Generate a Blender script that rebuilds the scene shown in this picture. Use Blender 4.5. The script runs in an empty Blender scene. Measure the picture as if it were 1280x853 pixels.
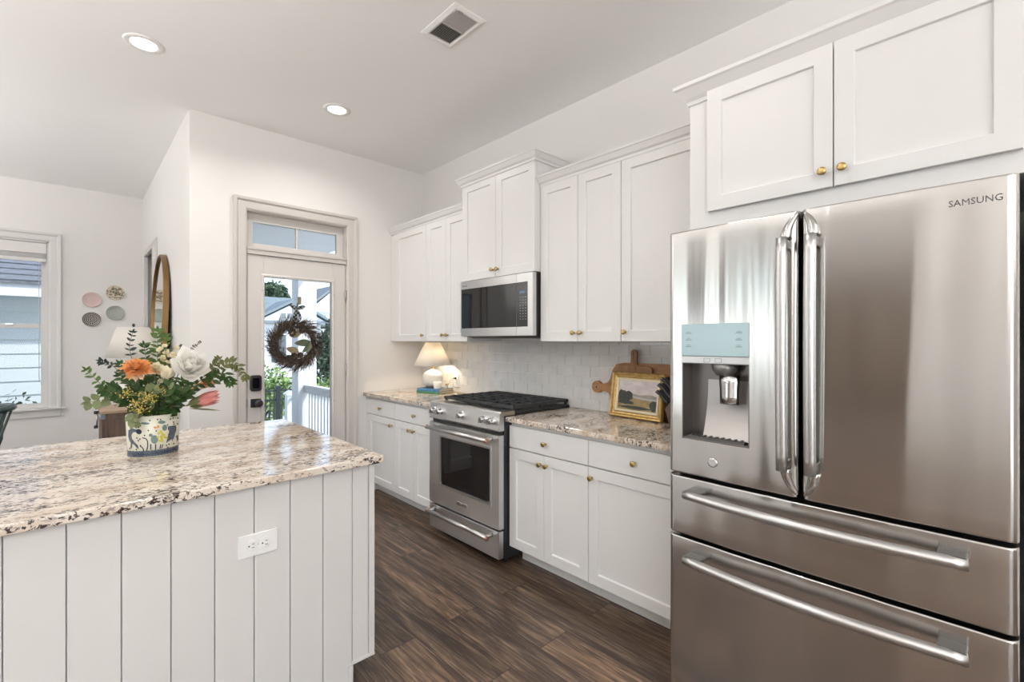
import bpy, bmesh, math, random
from mathutils import Vector, Matrix
random.seed(7)
PI = math.pi
S = bpy.context.scene
COL = S.collection

# ------------------------------------------------------------------ camera
F_PX = 585.0
YAW = math.atan(553 / 585.0)
CAM_Z = 1.38
cam_d = bpy.data.cameras.new('camera')
cam_d.sensor_width = 36.0
cam_d.lens = F_PX * 36.0 / 1280.0
cam_d.clip_start = 0.02
cam = bpy.data.objects.new('camera', cam_d)
cam.location = (0, 0, CAM_Z)
cam.rotation_euler = (PI / 2, 0, -YAW)
COL.objects.link(cam)
S.camera = cam

# ------------------------------------------------------------------ view, world, sun, daylight
S.view_settings.view_transform = 'Standard'
S.view_settings.look = 'None'
S.view_settings.gamma = 1.0
S.view_settings.use_curve_mapping = False
S.view_settings.exposure = 0.1
S.cycles.use_denoising = True
S.cycles.max_bounces = 10
S.cycles.diffuse_bounces = 5
S.cycles.glossy_bounces = 5
S.cycles.transparent_max_bounces = 16
S.cycles.sample_clamp_indirect = 6.0
S.cycles.caustics_reflective = False
S.cycles.caustics_refractive = False

SKY_STRENGTH = 0.30
SUN_ENERGY = 3.2
WINDOW_W = 5.5        # watts per square metre of the daylight lamps in the unseen windows
DOWN_W = 5.5         # each recessed lamp

w = bpy.data.worlds.new('sky')
S.world = w
w.use_nodes = True
nt = w.node_tree
sky = nt.nodes.new('ShaderNodeTexSky')
sky.sky_type = 'NISHITA'
sky.sun_disc = False
sky.sun_elevation = math.radians(48)
sky.sun_rotation = math.radians(150)
sky.air_density = 1.0
sky.dust_density = 0.6
sky.ozone_density = 1.2
hs = nt.nodes.new('ShaderNodeHueSaturation')
hs.inputs['Saturation'].default_value = 0.80
hs.inputs['Value'].default_value = 1.12
nt.links.new(sky.outputs[0], hs.inputs['Color'])
nt.links.new(hs.outputs[0], nt.nodes['Background'].inputs[0])
nt.nodes['Background'].inputs[1].default_value = SKY_STRENGTH

sl = bpy.data.lights.new('sun', 'SUN')
sl.energy = SUN_ENERGY
sl.angle = math.radians(1.5)
sl.color = (1.0, 0.96, 0.9)
so = bpy.data.objects.new('sun', sl)
so.rotation_euler = Vector((-0.55, 0.6, -0.85)).to_track_quat('-Z', 'Y').to_euler()
COL.objects.link(so)


def area(name, loc, target_dir, sx, sy, watts, color):
    l = bpy.data.lights.new(name, 'AREA')
    l.shape = 'RECTANGLE'
    l.size, l.size_y = sx, sy
    l.energy = watts
    l.color = color
    o = bpy.data.objects.new(name, l)
    o.location = loc
    o.rotation_euler = Vector(target_dir).to_track_quat('-Z', 'Z').to_euler()
    COL.objects.link(o)
    return o


# added area lamps standing in for daylight at the unseen windows: west wall (x=-4.6) and south wall (y=-3.2)
DAY = (0.93, 0.97, 1.0)
for _y, _w in ((2.73, 0.30), (3.17, 0.30), (4.52, 0.36), (5.08, 0.36)):     # split into strips to streak the fridge reflection, mullions between
    area('daylight_lamp_west', (-4.5, _y, 1.45), (1, 0, 0), _w, 2.1, WINDOW_W * 2.1 * _w * 2.2, DAY)
area('daylight_lamp_south', (-1.6, -3.1, 1.45), (0, 1, 0), 3.2, 2.3, WINDOW_W * 7.36 * 1.6, DAY)

# ------------------------------------------------------------------ helpers
ORG = {}


def org(o):
    return ORG.get(o.name, Vector((0, 0, 0)))


def tag(o, label, cat, group=None, kind=None):
    if label:
        o['label'] = label
    if cat:
        o['category'] = cat
    if group:
        o['group'] = group
    if kind:
        o['kind'] = kind
    return o


def thing(name, label, cat, loc, group=None):
    o = bpy.data.objects.new(name, None)
    o.empty_display_size = 0.05
    o.location = loc
    COL.objects.link(o)
    ORG[o.name] = Vector(loc)
    return tag(o, label, cat, group)


class MB:
    def __init__(self):
        self.bm = bmesh.new()

    def face(self, vs, mi=0, smooth=False):
        try:
            f = self.bm.faces.new(vs)
            f.material_index = mi
            f.smooth = smooth
            return f
        except ValueError:
            return None

    def v(self, p):
        return self.bm.verts.new(p)

    def box(self, x0, x1, y0, y1, z0, z1, mi=0, M=None):
        c = [Vector((x, y, z)) for x in (x0, x1) for y in (y0, y1) for z in (z0, z1)]
        if M is not None:
            c = [M @ p for p in c]
        q = [self.v(p) for p in c]
        for f in ((0, 1, 3, 2), (4, 6, 7, 5), (0, 4, 5, 1), (2, 3, 7, 6), (0, 2, 6, 4), (1, 5, 7, 3)):
            self.face([q[i] for i in f], mi)
        return self

    def ring_faces(self, rings, closed_u=True, closed_v=False, mi=0, smooth=True):
        n = len(rings[0])
        m = len(rings)
        for i in range(m if closed_v else m - 1):
            a, b = rings[i], rings[(i + 1) % m]
            for j in range(n if closed_u else n - 1):
                k = (j + 1) % n
                self.face([a[j], a[k], b[k], b[j]], mi, smooth)

    def tube(self, pts, r, n=8, mi=0, caps=True, flat=1.0, closed=False):
        pts = [Vector(p) for p in pts]
        m = len(pts)
        rs = r if isinstance(r, (list, tuple)) else [r] * m
        rings = []
        ref = None
        for i, p in enumerate(pts):
            if closed:
                t = pts[(i + 1) % m] - pts[i - 1]
            else:
                t = pts[min(i + 1, m - 1)] - pts[max(i - 1, 0)]
            if t.length < 1e-9:
                t = Vector((0, 0, 1))
            t.normalize()
            if ref is None:
                ref = Vector((0, 0, 1)) if abs(t.z) < 0.9 else Vector((1, 0, 0))
            u = ref - t * ref.dot(t)
            if u.length < 1e-6:
                u = t.orthogonal()
            u.normalize()
            ref = u
            wv = t.cross(u)
            rings.append([self.v(p + (u * math.cos(a) * flat + wv * math.sin(a)) * rs[i])
                          for a in [2 * PI * k / n for k in range(n)]])
        self.ring_faces(rings, True, closed, mi)
        if caps and not closed:
            self.face(rings[0][::-1], mi)
            self.face(rings[-1], mi)
        return self

    def lathe(self, prof, c, axis='z', n=28, mi=0, cap0=True, cap1=True, a0=0.0, smooth=True):
        c = Vector(c)
        rings = []
        for r, h in prof:
            ring = []
            for k in range(n):
                a = a0 + 2 * PI * k / n
                u, v_ = r * math.cos(a), r * math.sin(a)
                if axis == 'z':
                    d = Vector((u, v_, h))
                elif axis == 'x':
                    d = Vector((h, u, v_))
                elif axis == '-x':
                    d = Vector((-h, u, v_))
                elif axis == '-y':
                    d = Vector((u, -h, v_))
                else:
                    d = Vector((u, h, v_))
                ring.append(self.v(c + d))
            rings.append(ring)
        self.ring_faces(rings, True, False, mi, smooth)
        if cap0:
            self.face(rings[0][::-1], mi)
        if cap1:
            self.face(rings[-1], mi)
        return self

    def prism(self, poly, axis, a0, a1, mi=0):
        def mp(p, a):
            if axis == 'y':
                return Vector((p[0], a, p[1]))
            if axis == 'x':
                return Vector((a, p[0], p[1]))
            return Vector((p[0], p[1], a))
        A = [self.v(mp(p, a0)) for p in poly]
        B = [self.v(mp(p, a1)) for p in poly]
        n = len(poly)
        for i in range(n):
            self.face([A[i], A[(i + 1) % n], B[(i + 1) % n], B[i]], mi)
        self.face(A[::-1], mi)
        self.face(B, mi)
        return self

    def sweep(self, path, prof, mp, closed=False, mi=0, smooth=False):
        """2-D path, profile (offset to the left of travel, depth), mp(p2, depth) -> 3-D"""
        P = [Vector((p[0], p[1])) for p in path]
        m = len(P)
        rings = []
        for i in range(m):
            def nrm(a, b):
                d = (b - a).normalized()
                return Vector((-d.y, d.x))
            if closed:
                n1, n2 = nrm(P[i - 1], P[i]), nrm(P[i], P[(i + 1) % m])
            else:
                n1 = nrm(P[max(i - 1, 0)], P[max(i, 1)])
                n2 = nrm(P[min(i, m - 2)], P[min(i + 1, m - 1)])
            b = (n1 + n2)
            b = b / max(1e-6, b.dot(n1))
            rings.append([self.v(mp(P[i] + b * u, dpt)) for u, dpt in prof])
        self.ring_faces(rings, True, closed, mi, smooth)
        if not closed:
            self.face(rings[0][::-1], mi)
            self.face(rings[-1], mi)
        return self

    def grid(self, fn, nu, nv, mi=0, smooth=True, skip=None):
        g = [[self.v(fn(i / nu, j / nv)) for j in range(nv + 1)] for i in range(nu + 1)]
        for i in range(nu):
            for j in range(nv):
                self.face([g[i][j], g[i + 1][j], g[i + 1][j + 1], g[i][j + 1]], mi, smooth)
        return g

    def leaf(self, base, d, nrm, L, W, mi=0, bend=0.15, nseg=4, fold=0.15, pointy=1.0):
        base, d, nrm = Vector(base), Vector(d).normalized(), Vector(nrm)
        nrm = nrm - d * nrm.dot(d)
        if nrm.length < 1e-5:
            nrm = d.orthogonal()
        nrm.normalize()
        s = d.cross(nrm)
        rows = []
        for i in range(nseg + 1):
            t = i / nseg
            wd = W * 0.5 * (math.sin(PI * min(1, t ** 0.8 * 0.97 + 0.03)) ** pointy)
            if i == 0:
                wd = W * 0.06
            c = base + d * (L * t) - nrm * (bend * L * t * t)
            up = nrm * (fold * wd)
            rows.append([self.v(c - s * wd + up), self.v(c), self.v(c + s * wd + up)])
        for i in range(nseg):
            for j in (0, 1):
                self.face([rows[i][j], rows[i][j + 1], rows[i + 1][j + 1], rows[i + 1][j]], mi, True)
        return self

    def build(self, name, mats, parent=None, bevel=0.0, seg=2, solid=0.0, keep_flat=False, auto=True, sub=0):
        o_ = org(parent) if parent is not None else Vector((0, 0, 0))
        bm = self.bm
        bmesh.ops.recalc_face_normals(bm, faces=bm.faces[:]) if auto else None
        if parent is None:
            lo = Vector((min(v.co.x for v in bm.verts), min(v.co.y for v in bm.verts), min(v.co.z for v in bm.verts)))
            hi = Vector((max(v.co.x for v in bm.verts), max(v.co.y for v in bm.verts), max(v.co.z for v in bm.verts)))
            o_ = Vector(((lo.x + hi.x) / 2, (lo.y + hi.y) / 2, lo.z))
        for v in bm.verts:
            v.co -= o_
        me = bpy.data.meshes.new(name)
        bm.to_mesh(me)
        bm.free()
        o = bpy.data.objects.new(name, me)
        for m in (mats if isinstance(mats, (list, tuple)) else [mats]):
            me.materials.append(m)
        COL.objects.link(o)
        ORG[o.name] = o_
        if parent is not None:
            o.parent = parent
        else:
            o.location = o_
        if sub:
            md = o.modifiers.new('subdivision', 'SUBSURF')
            md.levels = md.render_levels = sub
        if solid:
            md = o.modifiers.new('solidify', 'SOLIDIFY')
            md.thickness = solid
            md.offset = 0
        if bevel:
            md = o.modifiers.new('bevel', 'BEVEL')
            md.width = bevel
            md.segments = seg
            md.limit_method = 'ANGLE'
            md.angle_limit = math.radians(40)
            md.harden_normals = False
        return o


def structure(o):
    o['kind'] = 'structure'
    return o


def copy_tree(o, loc=None, label=None, parent=None):
    c = o.copy()
    COL.objects.link(c)
    if parent is not None:
        c.parent = parent
    if loc is not None:
        c.location = loc
    if label:
        c['label'] = label
    for ch in list(o.children):
        copy_tree(ch, parent=c)
    return c


def text_on(mb_name, s, size, M, mat, parent, ext=0.0004, align='LEFT', xs=1.0):
    cu = bpy.data.curves.new('lettering', 'FONT')
    cu.body = s
    cu.size = size
    cu.extrude = ext
    cu.align_x = align
    cu.resolution_u = 2
    tmp = bpy.data.objects.new('lettering_tmp', cu)
    COL.objects.link(tmp)
    dg = bpy.context.evaluated_depsgraph_get()
    me = bpy.data.meshes.new_from_object(tmp.evaluated_get(dg))
    bpy.data.objects.remove(tmp)
    bpy.data.curves.remove(cu)
    me.transform(Matrix.Diagonal((xs, 1, 1, 1)))
    me.transform(M)
    me.transform(Matrix.Translation(-org(parent)))
    me.materials.clear()
    me.materials.append(mat)
    o = bpy.data.objects.new(mb_name, me)
    COL.objects.link(o)
    o.parent = parent
    ORG[o.name] = org(parent)
    return o


def follow_fridge(o, seed, amp, ext):
    for v in o.data.vertices:
        p = v.co + ORG[o.name]
        v.co.x = fridge_x(p.y, p.z, seed, amp) - (0.0012 if p.x < FOLLOW_X else -0.001) - ORG[o.name].x


FOLLOW_X = 1.6605


def M_minus_x(x, y, z):
    # text facing -x: local X -> -Y, local Y -> Z, local Z -> -X
    return Matrix(((0, 0, -1, x), (-1, 0, 0, y), (0, 1, 0, z), (0, 0, 0, 1)))


def ray(px, py):
    t = (px - 640.0) / F_PX
    d = (math.sin(YAW), math.cos(YAW))
    return Vector((d[0] + d[1] * t, d[1] - d[0] * t, (426.5 - py) / F_PX))


def at(px, py, y):
    a = ray(px, py)
    s = y / a.y
    return Vector((a.x * s, y, CAM_Z + a.z * s))


# ------------------------------------------------------------------ materials
def mat(name, col, rough=0.5, metal=0.0, **kw):
    m = bpy.data.materials.new(name)
    m.use_nodes = True
    b = m.node_tree.nodes['Principled BSDF']
    b.inputs['Base Color'].default_value = (*col, 1)
    b.inputs['Roughness'].default_value = rough
    b.inputs['Metallic'].default_value = metal
    for k, v in kw.items():
        b.inputs[k.replace('_', ' ')].default_value = v
    return m


def N(m, t, **kw):
    n = m.node_tree.nodes.new(t)
    for k, v in kw.items():
        if k in n.inputs and not hasattr(n, k):
            n.inputs[k].default_value = v
        else:
            try:
                setattr(n, k, v)
            except Exception:
                n.inputs[k].default_value = v
    return n


def L(m, a, b):
    m.node_tree.links.new(a, b)


def bsdf(m):
    return m.node_tree.nodes['Principled BSDF']


def coords(m, scale=(1, 1, 1), rot=(0, 0, 0), kind='Object'):
    tc = N(m, 'ShaderNodeTexCoord')
    mp = N(m, 'ShaderNodeMapping')
    mp.inputs['Scale'].default_value = scale
    mp.inputs['Rotation'].default_value = rot
    L(m, tc.outputs[kind], mp.inputs['Vector'])
    return mp.outputs['Vector']


def noise(m, vec, scale, detail=4, rough=0.55, dist=0.0):
    n = N(m, 'ShaderNodeTexNoise')
    n.inputs['Scale'].default_value = scale
    n.inputs['Detail'].default_value = detail
    n.inputs['Roughness'].default_value = rough
    n.inputs['Distortion'].default_value = dist
    L(m, vec, n.inputs['Vector'])
    return n.outputs['Fac']


def ramp(m, fac, stops, interp='LINEAR'):
    r = N(m, 'ShaderNodeValToRGB')
    r.color_ramp.interpolation = interp
    e = r.color_ramp.elements
    while len(e) < len(stops):
        e.new(0.5)
    for i, (p, c) in enumerate(stops):
        e[i].position = p
        e[i].color = (*c, 1) if len(c) == 3 else c
    L(m, fac, r.inputs['Fac'])
    return r.outputs['Color']


def mix(m, fac, a, b, blend='MIX'):
    n = N(m, 'ShaderNodeMix')
    n.data_type = 'RGBA'
    n.blend_type = blend
    for sock, val in ((n.inputs['Factor'], fac), (n.inputs[6], a), (n.inputs[7], b)):
        if isinstance(val, (int, float)):
            sock.default_value = val
        elif isinstance(val, tuple):
            sock.default_value = (*val, 1)
        else:
            L(m, val, sock)
    return n.outputs[2]


def bump(m, h, strength=0.2, dist=0.01):
    b = N(m, 'ShaderNodeBump')
    b.inputs['Strength'].default_value = strength
    b.inputs['Distance'].default_value = dist
    L(m, h, b.inputs['Height'])
    L(m, b.outputs['Normal'], bsdf(m).inputs['Normal'])


def varied(name, c1, c2, scale, rough=0.5, metal=0.0, stretch=(1, 1, 1), bmp=0.0, detail=4):
    m = mat(name, c1, rough, metal)
    v = coords(m, stretch)
    f = noise(m, v, scale, detail)
    L(m, ramp(m, f, [(0.3, c1), (0.7, c2)]), bsdf(m).inputs['Base Color'])
    if bmp:
        bump(m, f, bmp, 0.004)
    return m


WHITE_CAB = varied('cabinet_paint', (0.765, 0.755, 0.74), (0.785, 0.775, 0.76), 3.0, 0.32)
WALL = varied('wall_paint', (0.775, 0.755, 0.735), (0.79, 0.77, 0.75), 2.0, 0.65, bmp=0.02)
CEIL = varied('ceiling_paint', (0.875, 0.87, 0.86), (0.885, 0.88, 0.87), 2.0, 0.8)
TRIM = varied('trim_paint', (0.58, 0.545, 0.515), (0.60, 0.565, 0.535), 2.0, 0.35)
DOORP = varied('door_paint', (0.63, 0.60, 0.575), (0.65, 0.62, 0.595), 2.0, 0.35)
WIN_TRIM = varied('window_paint', (0.66, 0.645, 0.63), (0.68, 0.665, 0.65), 2.0, 0.35)
ISL = varied('shiplap_paint', (0.665, 0.64, 0.62), (0.685, 0.66, 0.64), 2.5, 0.4)
DARK = mat('dark_gap', (0.012, 0.012, 0.012), 0.5)
BLACK = mat('black_enamel', (0.015, 0.015, 0.017), 0.35)
IRON = varied('cast_iron', (0.018, 0.018, 0.02), (0.035, 0.035, 0.038), 60, 0.5)
BLACK_GLASS = mat('black_glass', (0.004, 0.004, 0.005), 0.02, IOR=1.55)
BRASS = mat('brass', (0.52, 0.37, 0.15), 0.3, 1.0)
COPPER = mat('copper_accent', (0.62, 0.34, 0.25), 0.35, 1.0)
CHROME = mat('polished_steel', (0.72, 0.72, 0.72), 0.14, 1.0)
PLASTIC = mat('white_plastic', (0.82, 0.81, 0.79), 0.3)
WHITE_EXT = varied('exterior_white', (0.80, 0.82, 0.84), (0.84, 0.86, 0.88), 3, 0.5)


def steel(name, col, rough, aniso=0.75):
    m = mat(name, col, rough, 1.0)
    b = bsdf(m)
    b.inputs['Anisotropic'].default_value = aniso
    b.inputs['Anisotropic Rotation'].default_value = 0.25
    t = N(m, 'ShaderNodeTangent')
    t.direction_type = 'RADIAL'
    t.axis = 'Z'
    L(m, t.outputs[0], b.inputs['Tangent'])
    v = coords(m, (3, 3, 1))
    f = noise(m, v, 1.6, 3)
    r = N(m, 'ShaderNodeMapRange')
    r.inputs['To Min'].default_value = rough * 0.85
    r.inputs['To Max'].default_value = rough * 1.15
    L(m, f, r.inputs['Value'])
    L(m, r.outputs[0], b.inputs['Roughness'])
    return m


STEEL_F = steel('brushed_steel_fridge', (0.56, 0.545, 0.525), 0.14, 0.92)
STEEL = steel('brushed_steel', (0.68, 0.68, 0.68), 0.30, 0.8)
STEEL_H = mat('satin_steel', (0.58, 0.57, 0.56), 0.32, 1.0)


def granite():
    m = mat('granite', (0.6, 0.5, 0.4), 0.09)
    b = bsdf(m)
    b.inputs['IOR'].default_value = 1.5
    v = coords(m, (1.0, 2.3, 2.0), (0, 0, 0.35))
    v2 = coords(m, (1.0, 1.9, 1.5), (0, 0, 0.25))
    big = noise(m, v, 3.2, 5, 0.6, 1.2)
    base = ramp(m, big, [(0.28, (0.36, 0.255, 0.175)), (0.42, (0.60, 0.49, 0.385)), (0.55, (0.72, 0.635, 0.545)), (0.75, (0.78, 0.725, 0.665))])
    gold = noise(m, v, 7.0, 4, 0.6, 0.8)
    base = mix(m, ramp(m, gold, [(0.62, (0, 0, 0)), (0.76, (0.65, 0.65, 0.65))]), base, (0.48, 0.33, 0.17))
    med = noise(m, v2, 21.0, 5, 0.65, 1.0)
    mask = noise(m, v, 4.3, 3, 0.5, 0.5)
    grey = ramp(m, med, [(0.555, (0, 0, 0)), (0.62, (0.85, 0.85, 0.85))])
    base = mix(m, grey, base, (0.27, 0.22, 0.205))
    fine = noise(m, v2, 46.0, 5, 0.7, 0.6)
    add = N(m, 'ShaderNodeMath')
    add.operation = 'MULTIPLY_ADD'
    L(m, mask, add.inputs[0])
    add.inputs[1].default_value = 0.45
    L(m, fine, add.inputs[2])
    dark = ramp(m, add.outputs[0], [(0.775, (0, 0, 0)), (0.81, (1, 1, 1))])
    base = mix(m, dark, base, (0.04, 0.027, 0.025))
    fl = noise(m, coords(m, (1, 1, 1)), 130, 2, 0.5)
    base = mix(m, ramp(m, fl, [(0.62, (0, 0, 0)), (0.68, (0.55, 0.55, 0.55))]), base, (0.80, 0.76, 0.71))
    L(m, base, b.inputs['Base Color'])
    return m


GRANITE = granite()


def plank_floor():
    m = mat('plank_floor', (0.1, 0.06, 0.04), 0.34)
    b = bsdf(m)
    tc = N(m, 'ShaderNodeTexCoord')
    sp = N(m, 'ShaderNodeSeparateXYZ')
    L(m, tc.outputs['Object'], sp.inputs[0])
    cb = N(m, 'ShaderNodeCombineXYZ')
    L(m, sp.outputs['Y'], cb.inputs['X'])
    L(m, sp.outputs['X'], cb.inputs['Y'])
    br = N(m, 'ShaderNodeTexBrick')
    br.offset = 0.37
    br.offset_frequency = 2
    br.inputs['Scale'].default_value = 1.0
    br.inputs['Brick Width'].default_value = 1.22
    br.inputs['Row Height'].default_value = 0.182
    br.inputs['Mortar Size'].default_value = 0.0016
    br.inputs['Mortar Smooth'].default_value = 0.1
    br.inputs['Bias'].default_value = 0.0
    br.inputs['Color1'].default_value = (0, 0, 0, 1)
    br.inputs['Color2'].default_value = (1, 1, 1, 1)
    L(m, cb.outputs[0], br.inputs['Vector'])
    # per-plank offset of the grain
    off = N(m, 'ShaderNodeVectorMath')
    off.operation = 'SCALE'
    off.inputs['Scale'].default_value = 7.3
    L(m, br.outputs['Color'], off.inputs[0])
    ad = N(m, 'ShaderNodeVectorMath')
    ad.operation = 'ADD'
    L(m, cb.outputs[0], ad.inputs[0])
    L(m, off.outputs[0], ad.inputs[1])
    mp = N(m, 'ShaderNodeMapping')
    mp.inputs['Scale'].default_value = (1.6, 17.0, 1.0)
    L(m, ad.outputs[0], mp.inputs['Vector'])
    g1 = noise(m, mp.outputs[0], 1.1, 6, 0.62, 1.4)
    mp2 = N(m, 'ShaderNodeMapping')
    mp2.inputs['Scale'].default_value = (5.0, 110.0, 1.0)
    L(m, ad.outputs[0], mp2.inputs['Vector'])
    g2 = noise(m, mp2.outputs[0], 1.0, 4, 0.6, 0.6)
    c = ramp(m, g1, [(0.28, (0.034, 0.022, 0.017)), (0.42, (0.085, 0.054, 0.038)), (0.53, (0.175, 0.115, 0.076)), (0.66, (0.31, 0.215, 0.145)), (0.78, (0.40, 0.32, 0.25))])
    c = mix(m, ramp(m, g2, [(0.36, (0.85, 0.85, 0.85)), (0.60, (0, 0, 0))]), c, (0.03, 0.020, 0.015))
    c = mix(m, ramp(m, g2, [(0.58, (0, 0, 0)), (0.72, (0.5, 0.5, 0.5))]), c, (0.36, 0.29, 0.235))
    tint = ramp(m, br.outputs['Color'], [(0.0, (0.72, 0.70, 0.70)), (0.5, (0.95, 0.92, 0.9)), (1.0, (1.3, 1.2, 1.1))])
    c = mix(m, 1.0, c, tint, 'MULTIPLY')
    c = mix(m, br.outputs['Fac'], c, (0.01, 0.007, 0.006))
    L(m, c, b.inputs['Base Color'])
    r = N(m, 'ShaderNodeMapRange')
    r.inputs['To Min'].default_value = 0.26
    r.inputs['To Max'].default_value = 0.48
    L(m, g2, r.inputs['Value'])
    L(m, r.outputs[0], b.inputs['Roughness'])
    bump(m, g2, 0.12, 0.002)
    return m


FLOOR = plank_floor()


def wood(name, c1, c2, scale=3.0, stretch=(1, 1, 12), rough=0.5):
    m = mat(name, c1, rough)
    v = coords(m, stretch)
    f = noise(m, v, scale, 5, 0.6, 1.0)
    L(m, ramp(m, f, [(0.3, c1), (0.7, c2)]), bsdf(m).inputs['Base Color'])
    bump(m, f, 0.1, 0.002)
    return m


WOOD_BOARD = wood('walnut_board', (0.16, 0.075, 0.028), (0.32, 0.165, 0.072), 4.0, (1, 6, 1), 0.55)
WOOD_BOARD2 = wood('oiled_board', (0.24, 0.105, 0.035), (0.40, 0.20, 0.08), 4.0, (1, 1, 6), 0.5)
WOOD_DARK = wood('dark_wood', (0.05, 0.029, 0.019), (0.145, 0.092, 0.064), 3.0, (9, 9, 1), 0.6)
WOOD_TOP = wood('tan_wood', (0.30, 0.20, 0.13), (0.42, 0.30, 0.2), 3.0, (1, 8, 1), 0.5)


def glass(name, tint=(1, 1, 1), refl=0.09):
    m = bpy.data.materials.new(name)
    m.use_nodes = True
    nt = m.node_tree
    nt.nodes.remove(nt.nodes['Principled BSDF'])
    out = nt.nodes['Material Output']
    tr = nt.nodes.new('ShaderNodeBsdfTransparent')
    tr.inputs[0].default_value = (*tint, 1)
    gl = nt.nodes.new('ShaderNodeBsdfGlossy')
    gl.inputs['Roughness'].default_value = 0.0
    mx = nt.nodes.new('ShaderNodeMixShader')
    fr = nt.nodes.new('ShaderNodeLayerWeight')
    fr.inputs['Blend'].default_value = refl
    nt.links.new(fr.outputs['Fresnel'], mx.inputs[0])
    nt.links.new(tr.outputs[0], mx.inputs[1])
    nt.links.new(gl.outputs[0], mx.inputs[2])
    nt.links.new(mx.outputs[0], out.inputs['Surface'])
    return m


GLASS = glass('window_glass', (0.97, 0.985, 0.985), 0.12)


def translucent(name, col, mixf=0.45, col2=None, scale=30):
    m = bpy.data.materials.new(name)
    m.use_nodes = True
    nt = m.node_tree
    nt.nodes.remove(nt.nodes['Principled BSDF'])
    out = nt.nodes['Material Output']
    d = nt.nodes.new('ShaderNodeBsdfDiffuse')
    d.inputs[0].default_value = (*col, 1)
    t = nt.nodes.new('ShaderNodeBsdfTranslucent')
    t.inputs[0].default_value = (*col, 1)
    mx = nt.nodes.new('ShaderNodeMixShader')
    mx.inputs[0].default_value = mixf
    if col2:
        cc_ = ramp(m, noise(m, coords(m), scale), [(0.3, col), (0.7, col2)])
        L(m, cc_, d.inputs[0])
        L(m, cc_, t.inputs[0])
    nt.links.new(d.outputs[0], mx.inputs[1])
    nt.links.new(t.outputs[0], mx.inputs[2])
    nt.links.new(mx.outputs[0], out.inputs['Surface'])
    return m


SHADE = translucent('linen_shade', (0.86, 0.83, 0.78), 0.4)


def emit(name, col, s):
    m = mat(name, col, 0.5)
    bsdf(m).inputs['Emission Color'].default_value = (*col, 1)
    bsdf(m).inputs['Emission Strength'].default_value = s
    return m


LAMP_E = emit('lamp_lens', (1.0, 0.97, 0.92), 6.0)

# ------------------------------------------------------------------ room shell
XE, YD, YB, XR, XW, YS, ZC = 2.573, 4.03, 6.98, 0.625, -4.6, -3.2, 3.05
T = 0.15

m = MB(); m.box(XW - T, XE + T, YS - T, YB + T, -0.06, 0.0)
structure(m.build('floor', FLOOR))
m = MB(); m.box(XW - T, XE + T, YS - T, YB + T, ZC, ZC + 0.3)
structure(m.build('ceiling', CEIL))
m = MB(); m.box(XE, XE + T, YS - T, YD + T, 0, ZC)
structure(m.build('wall_right', WALL))


def wall_with_holes(name, axis, c0, c1, a0, a1, holes, mt=None):
    """axis 'y': wall spans x in [a0,a1], thickness y in [c0,c1]; axis 'x': spans y; holes (a0,a1,z0,z1)"""
    mb = MB()
    As = sorted(set([a0, a1] + [h[0] for h in holes] + [h[1] for h in holes]))
    for i in range(len(As) - 1):
        u0, u1 = As[i], As[i + 1]
        mid = (u0 + u1) / 2
        zs = [(0, ZC)]
        for h in holes:
            if h[0] < mid < h[1]:
                zs = [(0, h[2]), (h[3], ZC)]
        for z0, z1 in zs:
            if z1 - z0 < 1e-4:
                continue
            if axis == 'y':
                mb.box(u0, u1, c0, c1, z0, z1)
            else:
                mb.box(c0, c1, u0, u1, z0, z1)
    bmesh.ops.remove_doubles(mb.bm, verts=mb.bm.verts[:], dist=1e-5)
    return structure(mb.build(name, mt or WALL))


wall_with_holes('wall_door', 'y', YD, YD + T, XR, XE, [(0.985, 1.792, 0.0, 2.40)])
wall_with_holes('wall_recess', 'x', XR, XR + T, YD + T, YB, [(5.72, 6.56, 0.6, 2.41)])
wall_with_holes('wall_back', 'y', YB, YB + T, XW, XR + T, [(-1.02, -0.155, 0.655, 2.435)])
wall_with_holes('wall_left', 'x', XW - T, XW, YS, YB, [(0.62, 1.95, 0.0, 2.45), (2.55, 3.35, 0.4, 2.5), (4.3, 5.3, 0.4, 2.5)])
wall_with_holes('wall_front', 'y', YS - T, YS, XW, XE, [(-3.2, 0.0, 0.3, 2.6)])

# baseboards
BB = [(0, 0), (0.014, 0), (0.014, 0.11), (0.008, 0.13), (0, 0.13)]


def baseboard(name, path):
    mb = MB()
    mb.sweep(path, [(u, z) for u, z in BB], lambda p, d: Vector((p.x, p.y, d)))
    return structure(mb.build(name, WIN_TRIM))


baseboard('baseboard_door', [(0.899, YD), (XR, YD), (XR, YB), (XW, YB)])
baseboard('baseboard_door_right', [(1.97, YD), (1.894, YD)])
baseboard('baseboard_left', [(XW, YB), (XW, YS)])
baseboard('baseboard_right', [(XE, YS), (XE, -0.1)])

# ---- back door with transom
CAS = [(0.0, 0.0), (0.0, -0.012), (0.012, -0.018), (0.060, -0.018), (0.066, -0.024), (0.072, -0.032), (0.092, -0.034), (0.092, 0.0)]


def casing_y(mb, x0, x1, z0, z1, yw, closed=False, sgn=1, prof=CAS, flip=False):
    mp = (lambda p, d: Vector((p.x, yw + d, p.y)))
    if closed:
        path = [(x0, z0), (x0, z1), (x1, z1), (x1, z0)]
    else:
        path = [(x0, z0), (x0, z1), (x1, z1), (x1, z0)]
    mb.sweep(path, prof, mp, closed)


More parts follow.
